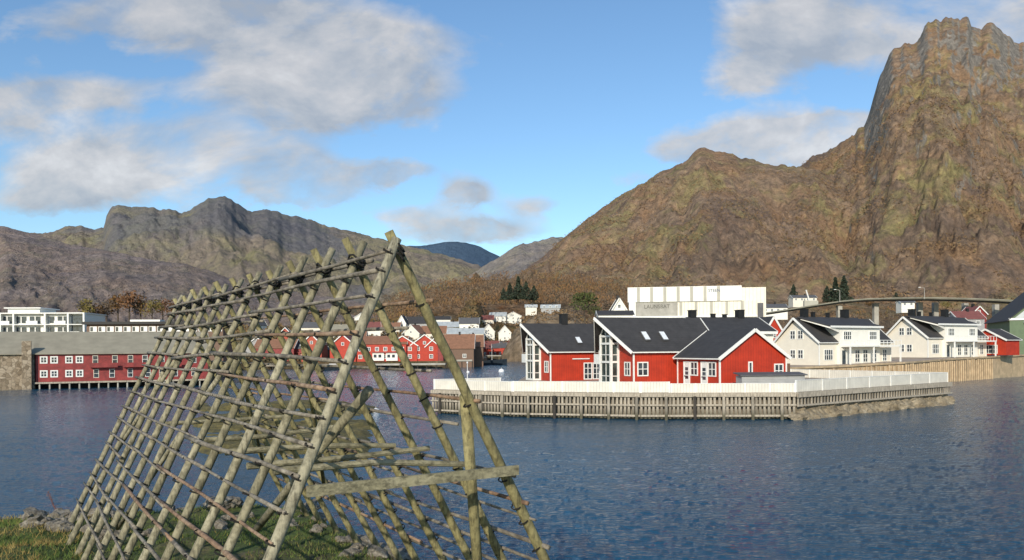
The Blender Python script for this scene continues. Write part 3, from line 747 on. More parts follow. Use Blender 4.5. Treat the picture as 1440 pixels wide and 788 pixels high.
# ------------------------------------------------------------------ timber quay with white houses
Q = [xy(1085, 112), xy(1180, 118), xy(1270, 124), xy(1335, 139), xy(1440, 162.5), xy(1600, 190)]
zq = [3.3, 3.42, 3.75, 4.0, 4.3, 4.4]
vs = []; fs = []
for p, z in zip(Q, zq): vs.append((p.x, p.y, z)); vs.append((p.x-(10), p.y+90, z+.6))
for i in range(len(Q)-1): fs.append((2*i, 2*i+2, 2*i+3, 2*i+1))
mb = MB(); mb.v = vs; mb.f = fs; tag(mb.build('quay', M['quaytop']), kind='structure')
qo = empty('timber_quay_wall', (Q[0].x, Q[0].y, 0), 0, 'long wall of new yellow brown timber piles in front of the white houses', 'quay wall')
OQ = Vector((Q[0].x, Q[0].y, 0))
for i in range(len(Q)-1):
    a, b = Q[i]-OQ, Q[i+1]-OQ
    MB().hexa([(a.x,a.y+.3,-1.2),(b.x,b.y+.3,-1.2),(b.x,b.y,-1.2),(a.x,a.y,-1.2)]+[(a.x,a.y+.3,zq[i]-.02),(b.x,b.y+.3,zq[i+1]-.02),(b.x,b.y,zq[i+1]-.02),(a.x,a.y,zq[i]-.02)]).build('pile_wall', M['newtimber'], qo)
    d = (b-a).normalized(); n = Vector((d.y, -d.x, 0))*.15
    MB().bar(a+n+Vector((0,0,zq[i]-.05)), b+n+Vector((0,0,zq[i+1]-.05)), .3, .28).build('cap_beam', M['newtimber'], qo)
cnt = 0
for i in range(len(Q)-2):
    a, b = Q[i], Q[i+1]; L = (b-a).length; nn = int(L/.95)
    for k in range(nn):
        if cnt >= 70: break
        p = bt(a, b, (k+.5)/nn); d = (b-a).normalized(); n = Vector((d.y, -d.x, 0))*.25; z = zq[i]+(zq[i+1]-zq[i])*(k+.5)/nn
        q = p+n-OQ; MB().tube([(q.x, q.y, -1), (q.x, q.y, z-.25-random.random()*.2)], [.17, .15], 7).build('pile', M['newtimber'], qo); cnt += 1

# ------------------------------------------------------------------ left warehouse on stilts
WA = R(24)
CW = xy(50, 136); CW.z = 1.25
hw = House('red_warehouse', 'long dull red two storey warehouse on stilts with an olive grey roof', 'warehouse', CW, WA, 27.5, 14, 4.95, 8.6, M['dullred'], M['oliveroof'], trim=False, gutters=False, ov=.5)
for row, z in enumerate((.75, 3.15)):
    for x in (1.2, 2.75, 5.0, 6.6): hw.window('front', x, z, 1.15, 1.25, 2, 2, fr=.2)
    for x in (9.2, 11.9, 14.5, 17.2, 19.8, 22.2, 25.0): hw.window('front', x+.25*math.sin(x*3+z), z-.2, .85, 1.5, 1, 2, fr=.07, fmat=(M['trim'] if (x*7+z) % 3 < 1.2 else M['cream']))  # shade on this stretch put into duller cream frames
for x0 in (8.2, 13.4, 18.6):
    b = MB(); b.box(x0, x0+4.4, -1.0, -.02, 2.35, 2.47); b.box(x0, x0+4.4, -1.0, -.94, 2.47, 3.15); b.build('balcony', M['dullred'], hw.o)
MB().box(-.2, 27.7, -.5, 14.2, -.3, -.02).build('floor_platform', M['timber'], hw.o)
for i in range(19):
    x = .6+i*1.5; MB().tube([(x, -.2, -2.4), (x, -.2, -.3)], [.14, .14], 8).build('stilt', M['concrete'], hw.o)
MB().box(0, 27.4, 1.6, 13.8, -2.6, -.32).build('undercroft_shade', M['dark'], hw.o)  # near-black block painted in for the shade beneath the floor
v = Vector((math.cos(WA), math.sin(WA), 0))
CS = CW-v*14.2; CS.z = 1.25
hs = House('stone_warehouse', 'rubble stone warehouse at the left edge of the photo with a tall stone buttress', 'warehouse', CS, WA, 14.0, 14.0, 4.95, 8.6, M['stone'], M['oliveroof'], trim=False, gutters=False, ov=.5, base=2.3)
MB().box(12.3, 13.7, -1.1, -.55, -2.3, 7.0).build('buttress', M['stone'], hs.o)
MB().box(6.5, 8.5, -.12, -.02, 2.9, 3.6).build('lintel', M['timber_dark'], hs.o)

# white terraced apartment block
CA = xy(-60, 250); CA.z = 3.5
o = empty('apartment_building', CA, R(4), 'white flat roofed apartment block with balconies above the red warehouse, left edge', 'building')
Lb = 39.0
MB().box(0, Lb, 0, 14, 0, 15.0).build('wall', M['panel2'], o)
MB().box(14.5, 24.2, 1.5, 12, 15.0, 16.8).build('penthouse', M['panel2'], o)
MB().box(13.8, 25.0, .5, 13, 16.8, 17.1).build('penthouse_roof', M['trim'], o)
MB().box(-.3, Lb+.3, -1.6, 14.3, 15.0, 15.35).build('roof_slab', M['trim'], o)
for z in (11.7, 8.3, 5.0):
    MB().box(0, Lb+.2, -1.6, -.02, z-.25, z).build('balcony_slab', M['trim'], o)
    for k in range(9):
        x = .6+k*4.25
        f = MB().box(x, x+3.5, -.09, -.02, z+.25, z+2.6).build('window', M['trim'], o)
        MB().box(x+.1, x+1.6, -.12, -.095, z+.35, z+2.5).box(x+1.9, x+3.4, -.12, -.095, z+.35, z+2.5).build('pane', M['glass'], f)
        if k % 2: MB().box(x-.3, x+3.2, -1.6, -1.54, z+.02, z+1.05).build('balcony_front', M['trim'], o)
for x in (0, 13.5, 17.5, 27.0, Lb-5, Lb-.2): MB().box(x, x+.5, -1.58, -.03, 0, 14.99).build('partition_wall', M['panel2'], o)
MB().box(Lb-4.2, Lb-.4, -.15, -.02, 9.0, 14.6).build('glazed_corner', M['glass'], o)
# low dark roofed building
CB = xy(122, 205); CB.z = 3.2
o = empty('low_building', CB, R(6), 'long low building with a black flat roof and white window band', 'building')
MB().box(0, 34, 0, 12, 0, 10.2).build('wall', M['brownboard'], o)
MB().box(-.8, 34.8, -1.0, 13, 10.2, 10.9).build('roof', M['black'], o)
MB().box(10, 17.5, 2, 6, 10.9, 11.5).build('roof_unit', M['trim'], o)
for k in range(16):
    x = .8+k*2.08
    f = MB().box(x, x+1.75, -.1, -.02, 8.3, 9.7).build('window', M['trim'], o)
    MB().box(x+.15, x+.8, -.13, -.105, 8.45, 9.55).build('pane', M['glass'], f)
MB().box(-3.5, -1.2, -1.5, 1.0, 7.4, 8.4).build('canopy', M['trim'], o)

# ------------------------------------------------------------------ industrial building
Yi = 250
CI = xy(885, Yi); CI.z = 4
o = empty('industrial_building', CI, R(-9), 'big white industrial hall with ribbed cladding and lettering behind the red houses', 'factory')
o.scale = (.945, 1, 1)
def zz(py, dy=0): return (HY-.0075*(950-720)-py)/F*(Yi+dy)+EYE-4
zm, zt = zz(425), zz(407)
MB().box(0, 41, 0, 26, 0, zm).build('lower_hall', M['panel'], o)
MB().box(-.4, 36.2, -.5, 26, zm+.003, zt+.6).build('upper_hall', M['panel2'], o)
MB().box(36.25, 44.5, 4, 26, 0, zt+.3).build('rear_wing', M['panel'], o)
MB().box(-.02, 2.2, -.62, -.51, .0, zt+.4).build('corner_pier', M['panel2'], o)
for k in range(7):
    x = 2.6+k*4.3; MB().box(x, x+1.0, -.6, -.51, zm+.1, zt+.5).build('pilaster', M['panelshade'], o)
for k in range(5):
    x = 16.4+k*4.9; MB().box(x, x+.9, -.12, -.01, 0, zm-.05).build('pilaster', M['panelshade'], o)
MB().box(2.25, 15.8, -.25, -.015, .2, zm-.25).build('sign_wall', M['concrete'], o)
MB().box(41.8, 43.6, 3.6, 3.98, 0, zm-.6).build('gate', M['slate2'], o)
MB().box(0, 41, -.9, -.3, zz(447.5), zz(445)).build('ledge', M['trim'], o)
def text(s, size, loc, rot, mat, name, parent):
    cu_ = bpy.data.curves.new(name, 'FONT'); cu_.body = s; cu_.size = size; cu_.extrude = .04
    t = bpy.data.objects.new('tmp', cu_); col.objects.link(t)
    dg = bpy.context.evaluated_depsgraph_get(); me = bpy.data.meshes.new_from_object(t.evaluated_get(dg))
    bpy.data.objects.remove(t); me.materials.clear(); me.materials.append(mat)
    q = bpy.data.objects.new(name, me); col.objects.link(q); q.parent = parent; q.location = loc; q.rotation_euler = rot; return q
text('LAUNSBAT', 1.7, (4.9, -.3, zz(434)), (R(90), 0, 0), M['letter'], 'lettering', o)
text('STEEN', 1.35, (25.6, -.58, zz(412.5)), (R(90), 0, 0), M['letter_blue'], 'lettering', o)

vs = []; fs = []; cm = xy(783, 415); nu = 60
for i in range(nu+1):
    for j in range(nu+1):
        x, y = -32+64*i/nu, -28+56*j/nu; d = math.hypot(x/31, y/27)
        z = 27*(1-min(1, d)**2.6)*(1-.10*(x/32))+noise.fractal(Vector((x*.10, y*.10, 3)), .6, 2.2, 7)*3.4-2.5
        vs.append((cm.x+x, cm.y+y, z))
for i in range(nu):
    for j in range(nu): a = i*(nu+1)+j; fs.append((a, a+1, a+nu+2, a+nu+1))
mb = MB(); mb.v = vs; mb.f = fs; tag(mb.build('rocky_mound', rockmat('mound_rock', (.12,.09,.055), (.21,.155,.10), (.30,.24,.17), .12, 1.2), smooth_=True), kind='structure')
# white church-like house beside it
def gable_house(px, py, w, d, he, hr, wall, roof, label, phi=0, ridge='y', group=None, name='village_house', nwin=2, chim=True, rows=1, Y=None, cat='house'):
    p = land_point(px, py) if Y is None else at(px, py, Y)
    c, s = math.cos(phi), math.sin(phi)
    C = Vector((p.x-c*w/2, p.y-s*w/2, p.z))
    h = House(name, label, cat, C, phi, w, d, he, hr, M[wall], M[roof], ridge=ridge, ov=.35, group=group, gutters=False, base=3)
    for r_ in range(rows):
        for i in range(nwin): h.window('front', w*(i+.5)/nwin, .9+r_*2.6, min(1.3, w/nwin*.6), 1.4, 2, 2, fr=.16)
    if ridge == 'y' and hr-he > 2: h.window('front', w/2, he+.1, 1.0, 1.1, 1, 2, fr=.14)
    if chim:
        if ridge == 'x': h.chimney(w*.6, d/2, .7, hr+.9)
        else: h.chimney(w/2, d*.5, .7, hr+.9)
    return h
gable_house(871, 449, 3.6, 6, 3.0, 5.9, 'white', 'slate', 'white steep gabled house left of the industrial hall', nwin=2, rows=1, Y=225)
gable_house(866, 452, 9.5, 5, 1.8, 2.9, 'white', 'slate', 'low white wing building at the foot of the white steep gable', ridge='x', nwin=0, rows=1, Y=218, chim=False)
V = [ # px, py, w, d, he, hr, wall, roof, ridge, phi, nwin, rows, label
 (361,505,9,8,4.5,8,'greyboard','slate2','y',.1,2,1,'grey shed on the far shore behind the rails, leftmost of the far quay'),
 (385,508,15,9,4.8,8,'dullred','brownroof','x',-.05,4,1,'dull red quay shed left of the red boathouse gable'),
 (401,486,7,9,4.6,8.2,'orange','slate2','y',.15,1,1,'orange red boathouse gable rising behind the quay sheds'),
 (360,468,5,7,4.5,8,'white','slate2','y',-.3,1,1,'small white gable house standing highest at the left of the village'),
 (438,509,7,9,6,9.5,'orange','brownroof','y',.0,2,2,'narrow orange red quay house with its gable to the water'),
 (418,508,8,9,4.6,7.6,'dullred','slate2','x',.0,2,1,'low dull red store between two orange quay houses'),
 (460,508,11,9,4.2,7.5,'brownboard','slate2','x',.05,2,1,'dark brown quay shed left of the red house with a white gable'),
 (482,509,9,9,5.4,9.2,'red','maroonroof','y',-.1,2,1,'red quay house with white trimmed gable behind the near pole'),
 (438,474,14,9,5,8,'cream','slate2','x',.0,4,1,'cream house with a grey roof on the slope behind the orange quay house'),
 (475,476,12,9,4.2,7.2,'cream','oliveroof','x',.05,3,1,'cream bungalow with an olive roof behind the quay'),
 (508,455,9,8,4.2,7.2,'white','slate2','y',.2,2,1,'white gable house high on the slope above the quay'),
 (524,477,8,8,5,8.8,'white','maroonroof','x',.2,2,1,'white house with a maroon roof above the long red quay house'),
 (536,511,17,10,6,8.6,'red','brownroof','x',.0,6,2,'long red quay house with a row of white windows'),
 (566,511,10,9,5.4,8.6,'red','maroonroof','y',.05,2,2,'red quay house with a broad gable next to the long one'),
 (597,512,9,10,5.6,9.0,'red','maroonroof','y',.1,2,2,'red gabled quay house with a pink weathered roof left of the near right pole'),
 (611,512,6,9,5.0,7.8,'dullred','slate2','y',.1,1,2,'narrow darker red quay house right beside the gabled one'),
 (565,467,5,9,5,9.4,'white','slate','y',-.1,1,1,'slim white steep gable with a dark roof in the village centre'),
 (584,466,15,9,4.6,8.6,'greyboard','slate','x',-.05,2,1,'dark roofed barn behind the slim white gable'),
 (578,481,9,9,4.0,8.2,'cream','brownroof','y',-.35,1,1,'cream gable house with a small round window under a brown roof'),
 (600,480,19,9,3.8,7.4,'cream','brownroof','x',.0,2,1,'long building under a rust brown roof in the village centre'),
 (597,463,5,8,4.5,8.0,'white','slate2','y',.1,1,1,'little white gable left of the near right pole top of the village'),
 (622,459,11,8,4.4,6.6,'white','slate','x',.1,3,1,'white flat roofed house right of the near right pole'),
 (634,470,18,10,4.0,7.0,'greyboard','metalroof','x',.15,3,1,'building under a pale metal roof behind the brown boathouses'),
 (655,480,17,9,3.4,6.0,'cream','metalroof','x',.05,4,1,'cream house with a pale roof behind the boathouses'),
 (640,512,13,10,4.4,9.2,'brownboard','brownroof','x',.0,2,1,'big brown boathouse with a rust brown roof on the dock'),
 (662,508,9,9,5.0,9.0,'brownboard','brownroof','x',.05,0,1,'second brown boathouse with a black open front next to the dock'),
 (686,501,13,10,4.4,8.6,'red','maroonroof','x',.05,4,1,'red cabin with a maroon roof on the far basin beside the brown boathouse'),
 (707,501,12,10,4.8,8.2,'red','slate2','x',.0,4,1,'red cabin with a grey roof in the middle of the row on the far basin'),
 (729,501,12,10,4.4,8.6,'red','maroonroof','x',.0,3,1,'red cabin under a maroon roof seen left of the first red house'),
 (687,478,8,9,5.2,10,'white','slate','y',.1,1,1,'white gable with a dark roof above the red cabins'),
 (710,480,8,9,5.2,9.6,'white','slate','y',.0,1,1,'second white gable above the red cabins, nearer the red house'),
 (676,458,19,9,4,7.2,'cream','maroonroof','x',.0,4,1,'long cream house with a red brown roof up in the village'),
 (700,456,12,9,5.6,8.6,'white','metalroof','x',-.1,3,2,'big white house on the slope at the foot of the red bushes'),
 (722,456,12,9,5.8,8.8,'white','metalroof','y',.1,3,2,'white two storey house behind the first red house gable'),
 (660,466,10,8,4,7,'white','slate2','x',.0,2,1,'white bungalow among dark bushes above the boathouses'),
 (747,436,6,5,1.5,2.9,'cream','metalroof','x',.0,3,1,'pale bungalow on top of the bare mound, left one'),
 (774,436,10,6,1.1,2.9,'greyboard','metalroof','x',-.1,3,1,'pale long roofed house on top of the bare mound, right one'),
 (1090,441,12,8,2.8,4.6,'white','slate2','x',.0,4,1,'white bungalow right of the industrial hall under the slope'),
 (1132,425,14,8,2.6,4.2,'cream','slate2','x',.0,4,1,'cream bungalow on the slope above the bridge'),
 (1277,432,7,6,2.4,3.8,'white','slate2','x',.0,2,1,'small white house just below the bridge deck'),
 (1377,450,5,6,2.0,4.4,'dullred','maroonroof','y',.1,1,1,'little reddish gable house left of the green warehouse'),
 (1366,462,8,7,3.0,5.2,'greyboard','maroonroof','x',.0,2,1,'grey house with a maroon roof left of the green warehouse'),
 (496,486,12,9,4.0,7.0,'yellow','brownroof','x',.1,2,1,'ochre house with a brown roof just behind the red quay row'),
 (548,472,11,8,4.0,7.0,'cream','brownroof','x',-.1,2,1,'cream house with a brown roof between the maroon roof and the slim gable'),
]
for (px, py, w_, d_, he, hr, wl, rf, rd, ph, nw, rw, lb) in V:
    Yf = None
    if px > 1060: Yf = {1090: 380, 1132: 470, 1180: 330, 1250: 320, 1277: 420, 1377: 260, 1366: 240}[px]
    if px in (747, 774): Yf = 428
    if (px, py) in ((686,501), (707,501), (729,501)): Yf = 452
    gable_house(px, py, w_, d_, he, hr, wl, rf, lb, ph, rd, None, nwin=nw, rows=rw, Y=Yf)

def shopfront(px0, px1, label):
    a, b = at(px0, 507.5, 271.2), at(px1, 507.5, 271.2); o = empty('boat_stall', a, 0, label, 'stall'); L = b.x-a.x
    MB().box(0, L, -1.6, 0, 0, 2.6).build('wall', M['white'], o)
    MB().box(-.2, L+.2, -1.9, .1, 2.6, 2.8).build('roof', M['slate2'], o)
    for k in range(int(L/1.6)): f = MB().box(.3+k*1.6, 1.5+k*1.6, -1.68, -1.61, 1.0, 2.2).build('window', M['trim'], o); MB().box(.42+k*1.6, 1.38+k*1.6, -1.72, -1.69, 1.1, 2.1).build('pane', M['glass'], f)
shopfront(525, 541, 'left white glazed stall in front of the long red quay house')
shopfront(544, 560, 'right white glazed stall in front of the long red quay house')
# docks and boats of the far quay
def dock(px0, px1, Y, label, z=1.7, mat='timber', dep=5):
    a, b = xy(px0, Y), xy(px1, Y); o = empty('dock', (a.x, a.y, 0), 0, label, 'dock'); L = b.x-a.x
    MB().box(0, L, 0, dep, z-.35, z).build('deck', M[mat], o)
    n = max(3, int(L/3)); 
    for i in range(n+1): MB().tube([(L*i/n, .3, -1), (L*i/n, .3, z-.35)], [.2, .2], 6).build('pile', M['timber_dark'], o)
    MB().box(0, L, -.05, .05, z-.5, z+.1).build('fender_beam', M['concrete'] if mat == 'concrete' else M['timber'], o)
    return o
dock(370, 475, 262, 'dark piled dock under the left part of the far quay houses')
dock(522, 562, 263, 'pale edged dock in front of the long red quay house', mat='concrete')
dock(574, 626, 264, 'concrete dock in front of the red gabled quay houses', mat='concrete')
dock(642, 664, 279, 'grey floating dock beside the brown boathouses', z=2.6, mat='concrete')
dock(672, 735, 424, 'white edged piled dock under the red cabins of the far basin', z=3.0, mat='concrete')
def boat(px, Y, L, label, hullm, cabm, rz=0):
    p = xy(px, Y); o = empty('boat', (p.x, p.y, 0), rz, label, 'boat'); n = 9; vs = []; fs = []
    for i in range(n):
        t = i/(n-1); x = L*t; w_ = L*.14*(1-max(0, (t-.45)/.55)**2.2)+.03; zt = L*.11+L*.05*t*t
        vs += [(x, -w_, zt), (x, -w_*.75, 0), (x, 0, -.4), (x, w_*.75, 0), (x, w_, zt)]
    for i in range(n-1):
        for j in range(4): a = i*5+j; fs.append((a, a+1, a+6, a+5))
        fs.append((i*5+4, i*5, i*5+5, i*5+9))
    fs.append((0, 1, 2, 3, 4)); fs.append(tuple((n-1)*5+k for k in (4, 3, 2, 1, 0)))
    MB().add(vs, fs).build('hull', M[hullm], o)
    h = L*.11; c = MB().box(L*.22, L*.48, -L*.08, L*.08, h, h+L*.14).build('wheelhouse', M[cabm], o)
    MB().box(L*.25, L*.45, -L*.085, L*.085, h+L*.07, h+L*.11).build('window_band', M['glass'], c)
    MB().tube([(L*.6, 0, h), (L*.6, 0, h+L*.4)], [.08, .05], 6).build('mast', M['trim'], o)
    return o
boat(660, 318, 15, 'dark hulled fishing boat moored beside the floating dock', 'hull', 'dark')
boat(455, 255, 8, 'small boat with a white wheelhouse at the piled dock behind the rails', 'hull', 'trim', R(10))
for px, py, r_, lb in ((528, 578, .42, 'white round mooring buoy afloat behind the drying rack'), (705, 521, .85, 'white mooring buoy afloat in the basin left of the red houses'), (658, 522, .45, 'tiny white buoy below the floating dock')):
    Yb = EYE*F/(py+2-interp([(0,496.4),(1440,485.6)], px)); p = xy(px, Yb)
    o = empty('mooring_buoy', (p.x, p.y, 0), 0, lb, 'buoy')
    pts = [(0, 0, -r_*.7+r_*1.7*k/8) for k in range(9)]; rd_ = [max(.02, r_*math.sqrt(max(0, 1-((k-4)/4.05)**2))) for k in range(9)]
    MB().tube(pts, rd_, 12).build('float', M['buoy'], o, True)
    MB().tube([(0,0,r_*.9), (0,0,r_*1.35)], [r_*.12, r_*.12], 6).build('ring_post', M['concrete'], o)
p = xy(657, 165); o = empty('marker_pole', (p.x, p.y, 0), 0, 'thin pale marker pole standing in the water left of the pier', 'pole')
MB().tube([(0,0,-1), (0,0,3.6)], [.1, .06], 6).build('shaft', M['trim'], o); MB().tube([(0,0,3.4), (0,0,3.75)], [.16, .16], 8).build('top_mark', M['buoy'], o)

# ------------------------------------------------------------------ bridge
o = empty('road_bridge', xy(1080, 330), 0, 'long low concrete road bridge curving across the valley behind the white houses', 'bridge')
Bp = [(1040,446),(1080,441),(1110,436.5),(1140,431.5),(1180,425.5),(1215,422.5),(1250,421.5),(1300,421),(1350,422),(1400,424),(1500,430)]
O = xy(1080, 330); pts = [at(x, y, 330-(x-1080)*.05)-O for x, y in Bp]
dk = MB(); pa = MB(); pb = MB(); gd = MB()
for a, b in zip(pts, pts[1:]):
    dk.bar(a, b, 8, .25); gd.bar(a-Vector((0,0,.32)), b-Vector((0,0,.32)), 5, .36)
    for mbb, sg in ((pa, -4.3), (pb, 4.3)): mbb.bar(a+Vector((0,sg,.35)), b+Vector((0,sg,.35)), .2, .42)
dk.build('deck', M['olive'], o); gd.build('girder', M['slate2'], o); pa.build('parapet', M['olive'], o); pb.build('parapet', M['olive'], o)
for px in (1130, 1180, 1231, 1293, 1315, 1357, 1400):
    t = interp(Bp, px); p = at(px, t, 325)-O
    MB().box(p.x-.9, p.x+.9, p.y-1, p.y+1, -2, p.z-1.3).build('pier', M['concrete'], o)
def lamp(px, py0, py1, Y, label, name='street_lamp', group=None):
    a, b = at(px, py0, Y), at(px, py1, Y); o = empty(name, a, 0, label, 'lamp', group); h = b.z-a.z
    MB().tube([(0,0,0), (0,0,h)], [.16, .1], 6).build('pole', M['concrete'], o)
    MB().bar((0,0,h-.1), (-1.6,0,h+.2), .12, .12).build('arm', M['concrete'], o)
    MB().box(-2.3, -1.5, -.2, .2, h+.1, h+.3).build('lamp_head', M['trim'], o)
lamp(1181, 425, 408, 318, 'thin lamp post on the bridge in front of the dark spruces')
lamp(1300, 421, 405, 312, 'lamp post on the bridge above the right-hand white house')
# leaning crane-like mast on the slope
a = at(1140, 425, 460); o = empty('crane_mast', a, 0, 'pale leaning mast on the slope left of the spruces', 'mast')
MB().tube([(0,0,-2), (-2.6,0,7)], [.5, .35], 6).build('mast', M['trim'], o); MB().box(-4, 4, -1, 1, -3, .8).build('base', M['panelshade'], o)

# ------------------------------------------------------------------ trees
def leaves(mb, c, rx, ry, rz, n, s, shape='blob', up=.3):
    for _ in range(n):
        if shape == 'cone':
            t = random.random()**1.5; r = (1-t)**.8*(.8+.5*noise.noise(Vector((t*7, c[2], rx*9)))); a = random.random()*6.283; q = math.sqrt(random.random())
            p = Vector((c[0]+rx*r*q*math.cos(a), c[1]+ry*r*q*math.sin(a), c[2]-rz+2*rz*t))
        else:
            while True:
                p = Vector((random.uniform(-1,1), random.uniform(-1,1), random.uniform(-1,1)))
                l = p.length
                if .35 < l < 1+.25*noise.noise(p*2.1+Vector(c)): break
            p = Vector((c[0]+p.x*rx, c[1]+p.y*ry, c[2]+p.z*rz))
        a = Vector((random.gauss(0,1), random.gauss(0,1), random.gauss(0,1)*.7)).normalized(); b = a.cross(Vector((random.gauss(0,1), random.gauss(0,1), random.gauss(0,1)))).normalized()
        k = s*random.uniform(.5, 1.3); i = len(mb.v)
        mb.v += [tuple(p-a*k), tuple(p+b*k*.7), tuple(p+a*k), tuple(p-b*k*.7)]; mb.f.append((i, i+1, i+2, i+3))
def tree(px, py, h, w_, matn, label, kind='tree', Y=None, conifer=False, n=420, group=None):
    p = land_point(px, py) if Y is None else at(px, py, Y)
    o = empty('spruce_tree' if conifer else 'birch_tree' if matn in ('bare', 'autumn2') else 'tree', p, random.random()*6, label, kind, group)
    tk = MB(); tk.tube([(0,0,-1.5), (0,0,h*.35), (random.uniform(-.3,.3), 0, h*.8)], [h*.025, h*.02, h*.006], 7)
    for k in range(5):
        a = k*1.3; z = h*(.3+.1*k); tk.tube([(0,0,z), (math.cos(a)*w_*.3, math.sin(a)*w_*.3, z+h*.15)], [h*.009, h*.003], 5)
    tk.build('trunk', M['trunk'], o)
    mb = MB()
    if conifer: leaves(mb, (0,0,h*.55), w_*.62, w_*.62, h*.47, n, h*.05, 'cone')
    else:
        for k in range(6):
            a = random.random()*6.28; r = random.uniform(.1, .5)*w_/2
            leaves(mb, (math.cos(a)*r, math.sin(a)*r, h*random.uniform(.45, .78)), w_*.27, w_*.27, h*.19, n//6, h*.036)
    mb.build('crown', M[matn], o, recalc=False)
    return o
rt = random.Random(5)
for i, (px, py, h, w_, m_, lb) in enumerate([
 (122,462,12,8,'autumn2','yellow green birch right beside the white apartment block'),(134,460,9,8,'autumn','brown bush tree second right of the apartment block'),
 (150,458,10,9,'bare','bare twigged birch behind the low black roofed building, left end'),(166,457,12,10,'autumn','tall orange brown tree above the black roof'),
 (182,456,13,10,'rust','rust red tree, tallest above the black roof'),(198,456,11,9,'autumn','brown tree right of the rust red one'),
 (214,457,9,9,'autumn2','yellowish low tree above the right half of the black roof'),(229,458,10,10,'rust','rust tree behind the far tips of the rack'),
 (246,459,9,9,'autumn','autumn tree just right of the far rack tips'),(265,462,9,9,'bare','bare birch behind the rack tips')]):
    tree(px, py, h, w_, m_, lb, Y=265+rt.random()*20)
for i, (px, py, h, w_, lb) in enumerate([(708,423,8,6,'small dark spruce at the left of the spruce clump'),(717,423,11,8,'dark spruce second from the left in the clump on the foothill'),(729,423,15,9,'tallest dark spruce of the clump on the foothill'),(740,423,12,8,'dark spruce right of the tallest in the clump'),(751,424,10,8,'dark spruce at the right of the clump on the foothill')]):
    tree(px, py, h, w_, 'conifer', lb, Y=500+rt.random()*20, conifer=True, n=900)
for i, (px, py, h, w_, lb) in enumerate([(1163,426,10,8,'dark spruce left of three behind the bridge'),(1175,426,15,9,'tall dark spruce in the middle of three behind the bridge'),(1187,426,16,10,'tall dark spruce right of three behind the bridge'),(1116,424,10,7,'small dark spruce near the pale leaning mast'),(1260,425,6,5,'little spruce standing alone above the bridge deck')]):
    tree(px, py, h, w_, 'conifer', lb, Y=480+rt.random()*20, conifer=True, n=900)
tree(822, 451, 12, 16, 'green', 'round green tree behind the first red house roof', Y=300, n=900)
tree(838, 452, 7, 9, 'green', 'smaller green tree next to the round one', Y=300, n=500)
tree(851, 452, 9, 7, 'bare', 'bare birch left of the white steep gable', Y=290, n=300)
for i, (px, py, h, w_, m_, lb) in enumerate([(640,474,6,7,'green','green bush tree by the pale metal roof'),(671,466,7,8,'green','green garden tree above the boathouses'),(690,446,6,9,'rust','rust red bush left above the white houses'),(705,442,7,11,'rust','rust red bush in the middle above the white houses'),(722,440,7,12,'rust','rust red bush right above the white houses'),(700,468,6,6,'conifer','dark bush between the two white gables'),(533,470,6,8,'green','green tree above the maroon roof'),(610,452,7,9,'autumn','brown tree behind the near right pole'),(585,446,8,12,'conifer','dark evergreen tree above the barn roof'),(570,446,7,10,'green','green tree above the slim white gable'),(553,463,6,7,'autumn2','yellow tree above the red quay houses'),(798,458,7,8,'bare','bare tree in front of the mound'),(1222,438,6,8,'autumn','brown tree under the bridge, left'),(1330,440,6,8,'autumn2','yellow tree under the bridge, right'),(1406,432,8,9,'bare','bare birch left of the huge dark roof')]):
    tree(px, py, h, w_, m_, lb, Y=(None if px < 735 else 400), n=420)
# birch wood on the foothill and up the slope: one mass
mb = MB()
rw = random.Random(3)
def foot_y(px): return interp(P_foot, px)
for i in range(2600):
    px = rw.uniform(440, 1440) if rw.random() < .6 else rw.uniform(540, 900)
    t = rw.random(); Y = 525+t*260
    py = foot_y(px)+ (1-t)*38-4
    p = at(px, py, Y); h = rw.uniform(5, 10)
    p.z -= 3
    for k in range(11):
        c = p+Vector((rw.gauss(0, 1.6), rw.gauss(0, 1.6), h*rw.uniform(.25, 1))); s = rw.uniform(.25, .8); a = Vector((rw.gauss(0,.5), rw.gauss(0,.5), 1)).normalized(); b = a.cross(Vector((rw.gauss(0,1), rw.gauss(0,1), 0))).normalized()
        i0 = len(mb.v); mb.v += [tuple(c-a*s*1.8), tuple(c+b*s*.6), tuple(c+a*s*1.8), tuple(c-b*s*.6)]; mb.f.append((i0, i0+1, i0+2, i0+3))
def woodmat():
    m, nt, b = newmat('autumn_birch_wood'); v = coords(nt, 'Object')
    f = noisetex(nt, v, .022, 5, .7); g = noisetex(nt, v, .25, 3, .7)
    c = ramp(nt, f, [(.3, (.09,.075,.05)), (.44, (.16,.115,.075)), (.56, (.21,.11,.045)), (.68, (.19,.15,.05))])
    c = mix(nt, 1.0, c, ramp(nt, g, [(.3, .45), (.7, 1.3)]), 'MULTIPLY')
    nt.links.new(c, b.inputs['Base Color']); b.inputs['Roughness'].default_value = 1; return m
tag(mb.build('birch_wood', woodmat(), recalc=False), 'brown autumn birch wood covering the foot of the mountains behind the village', 'wood', kind='stuff')
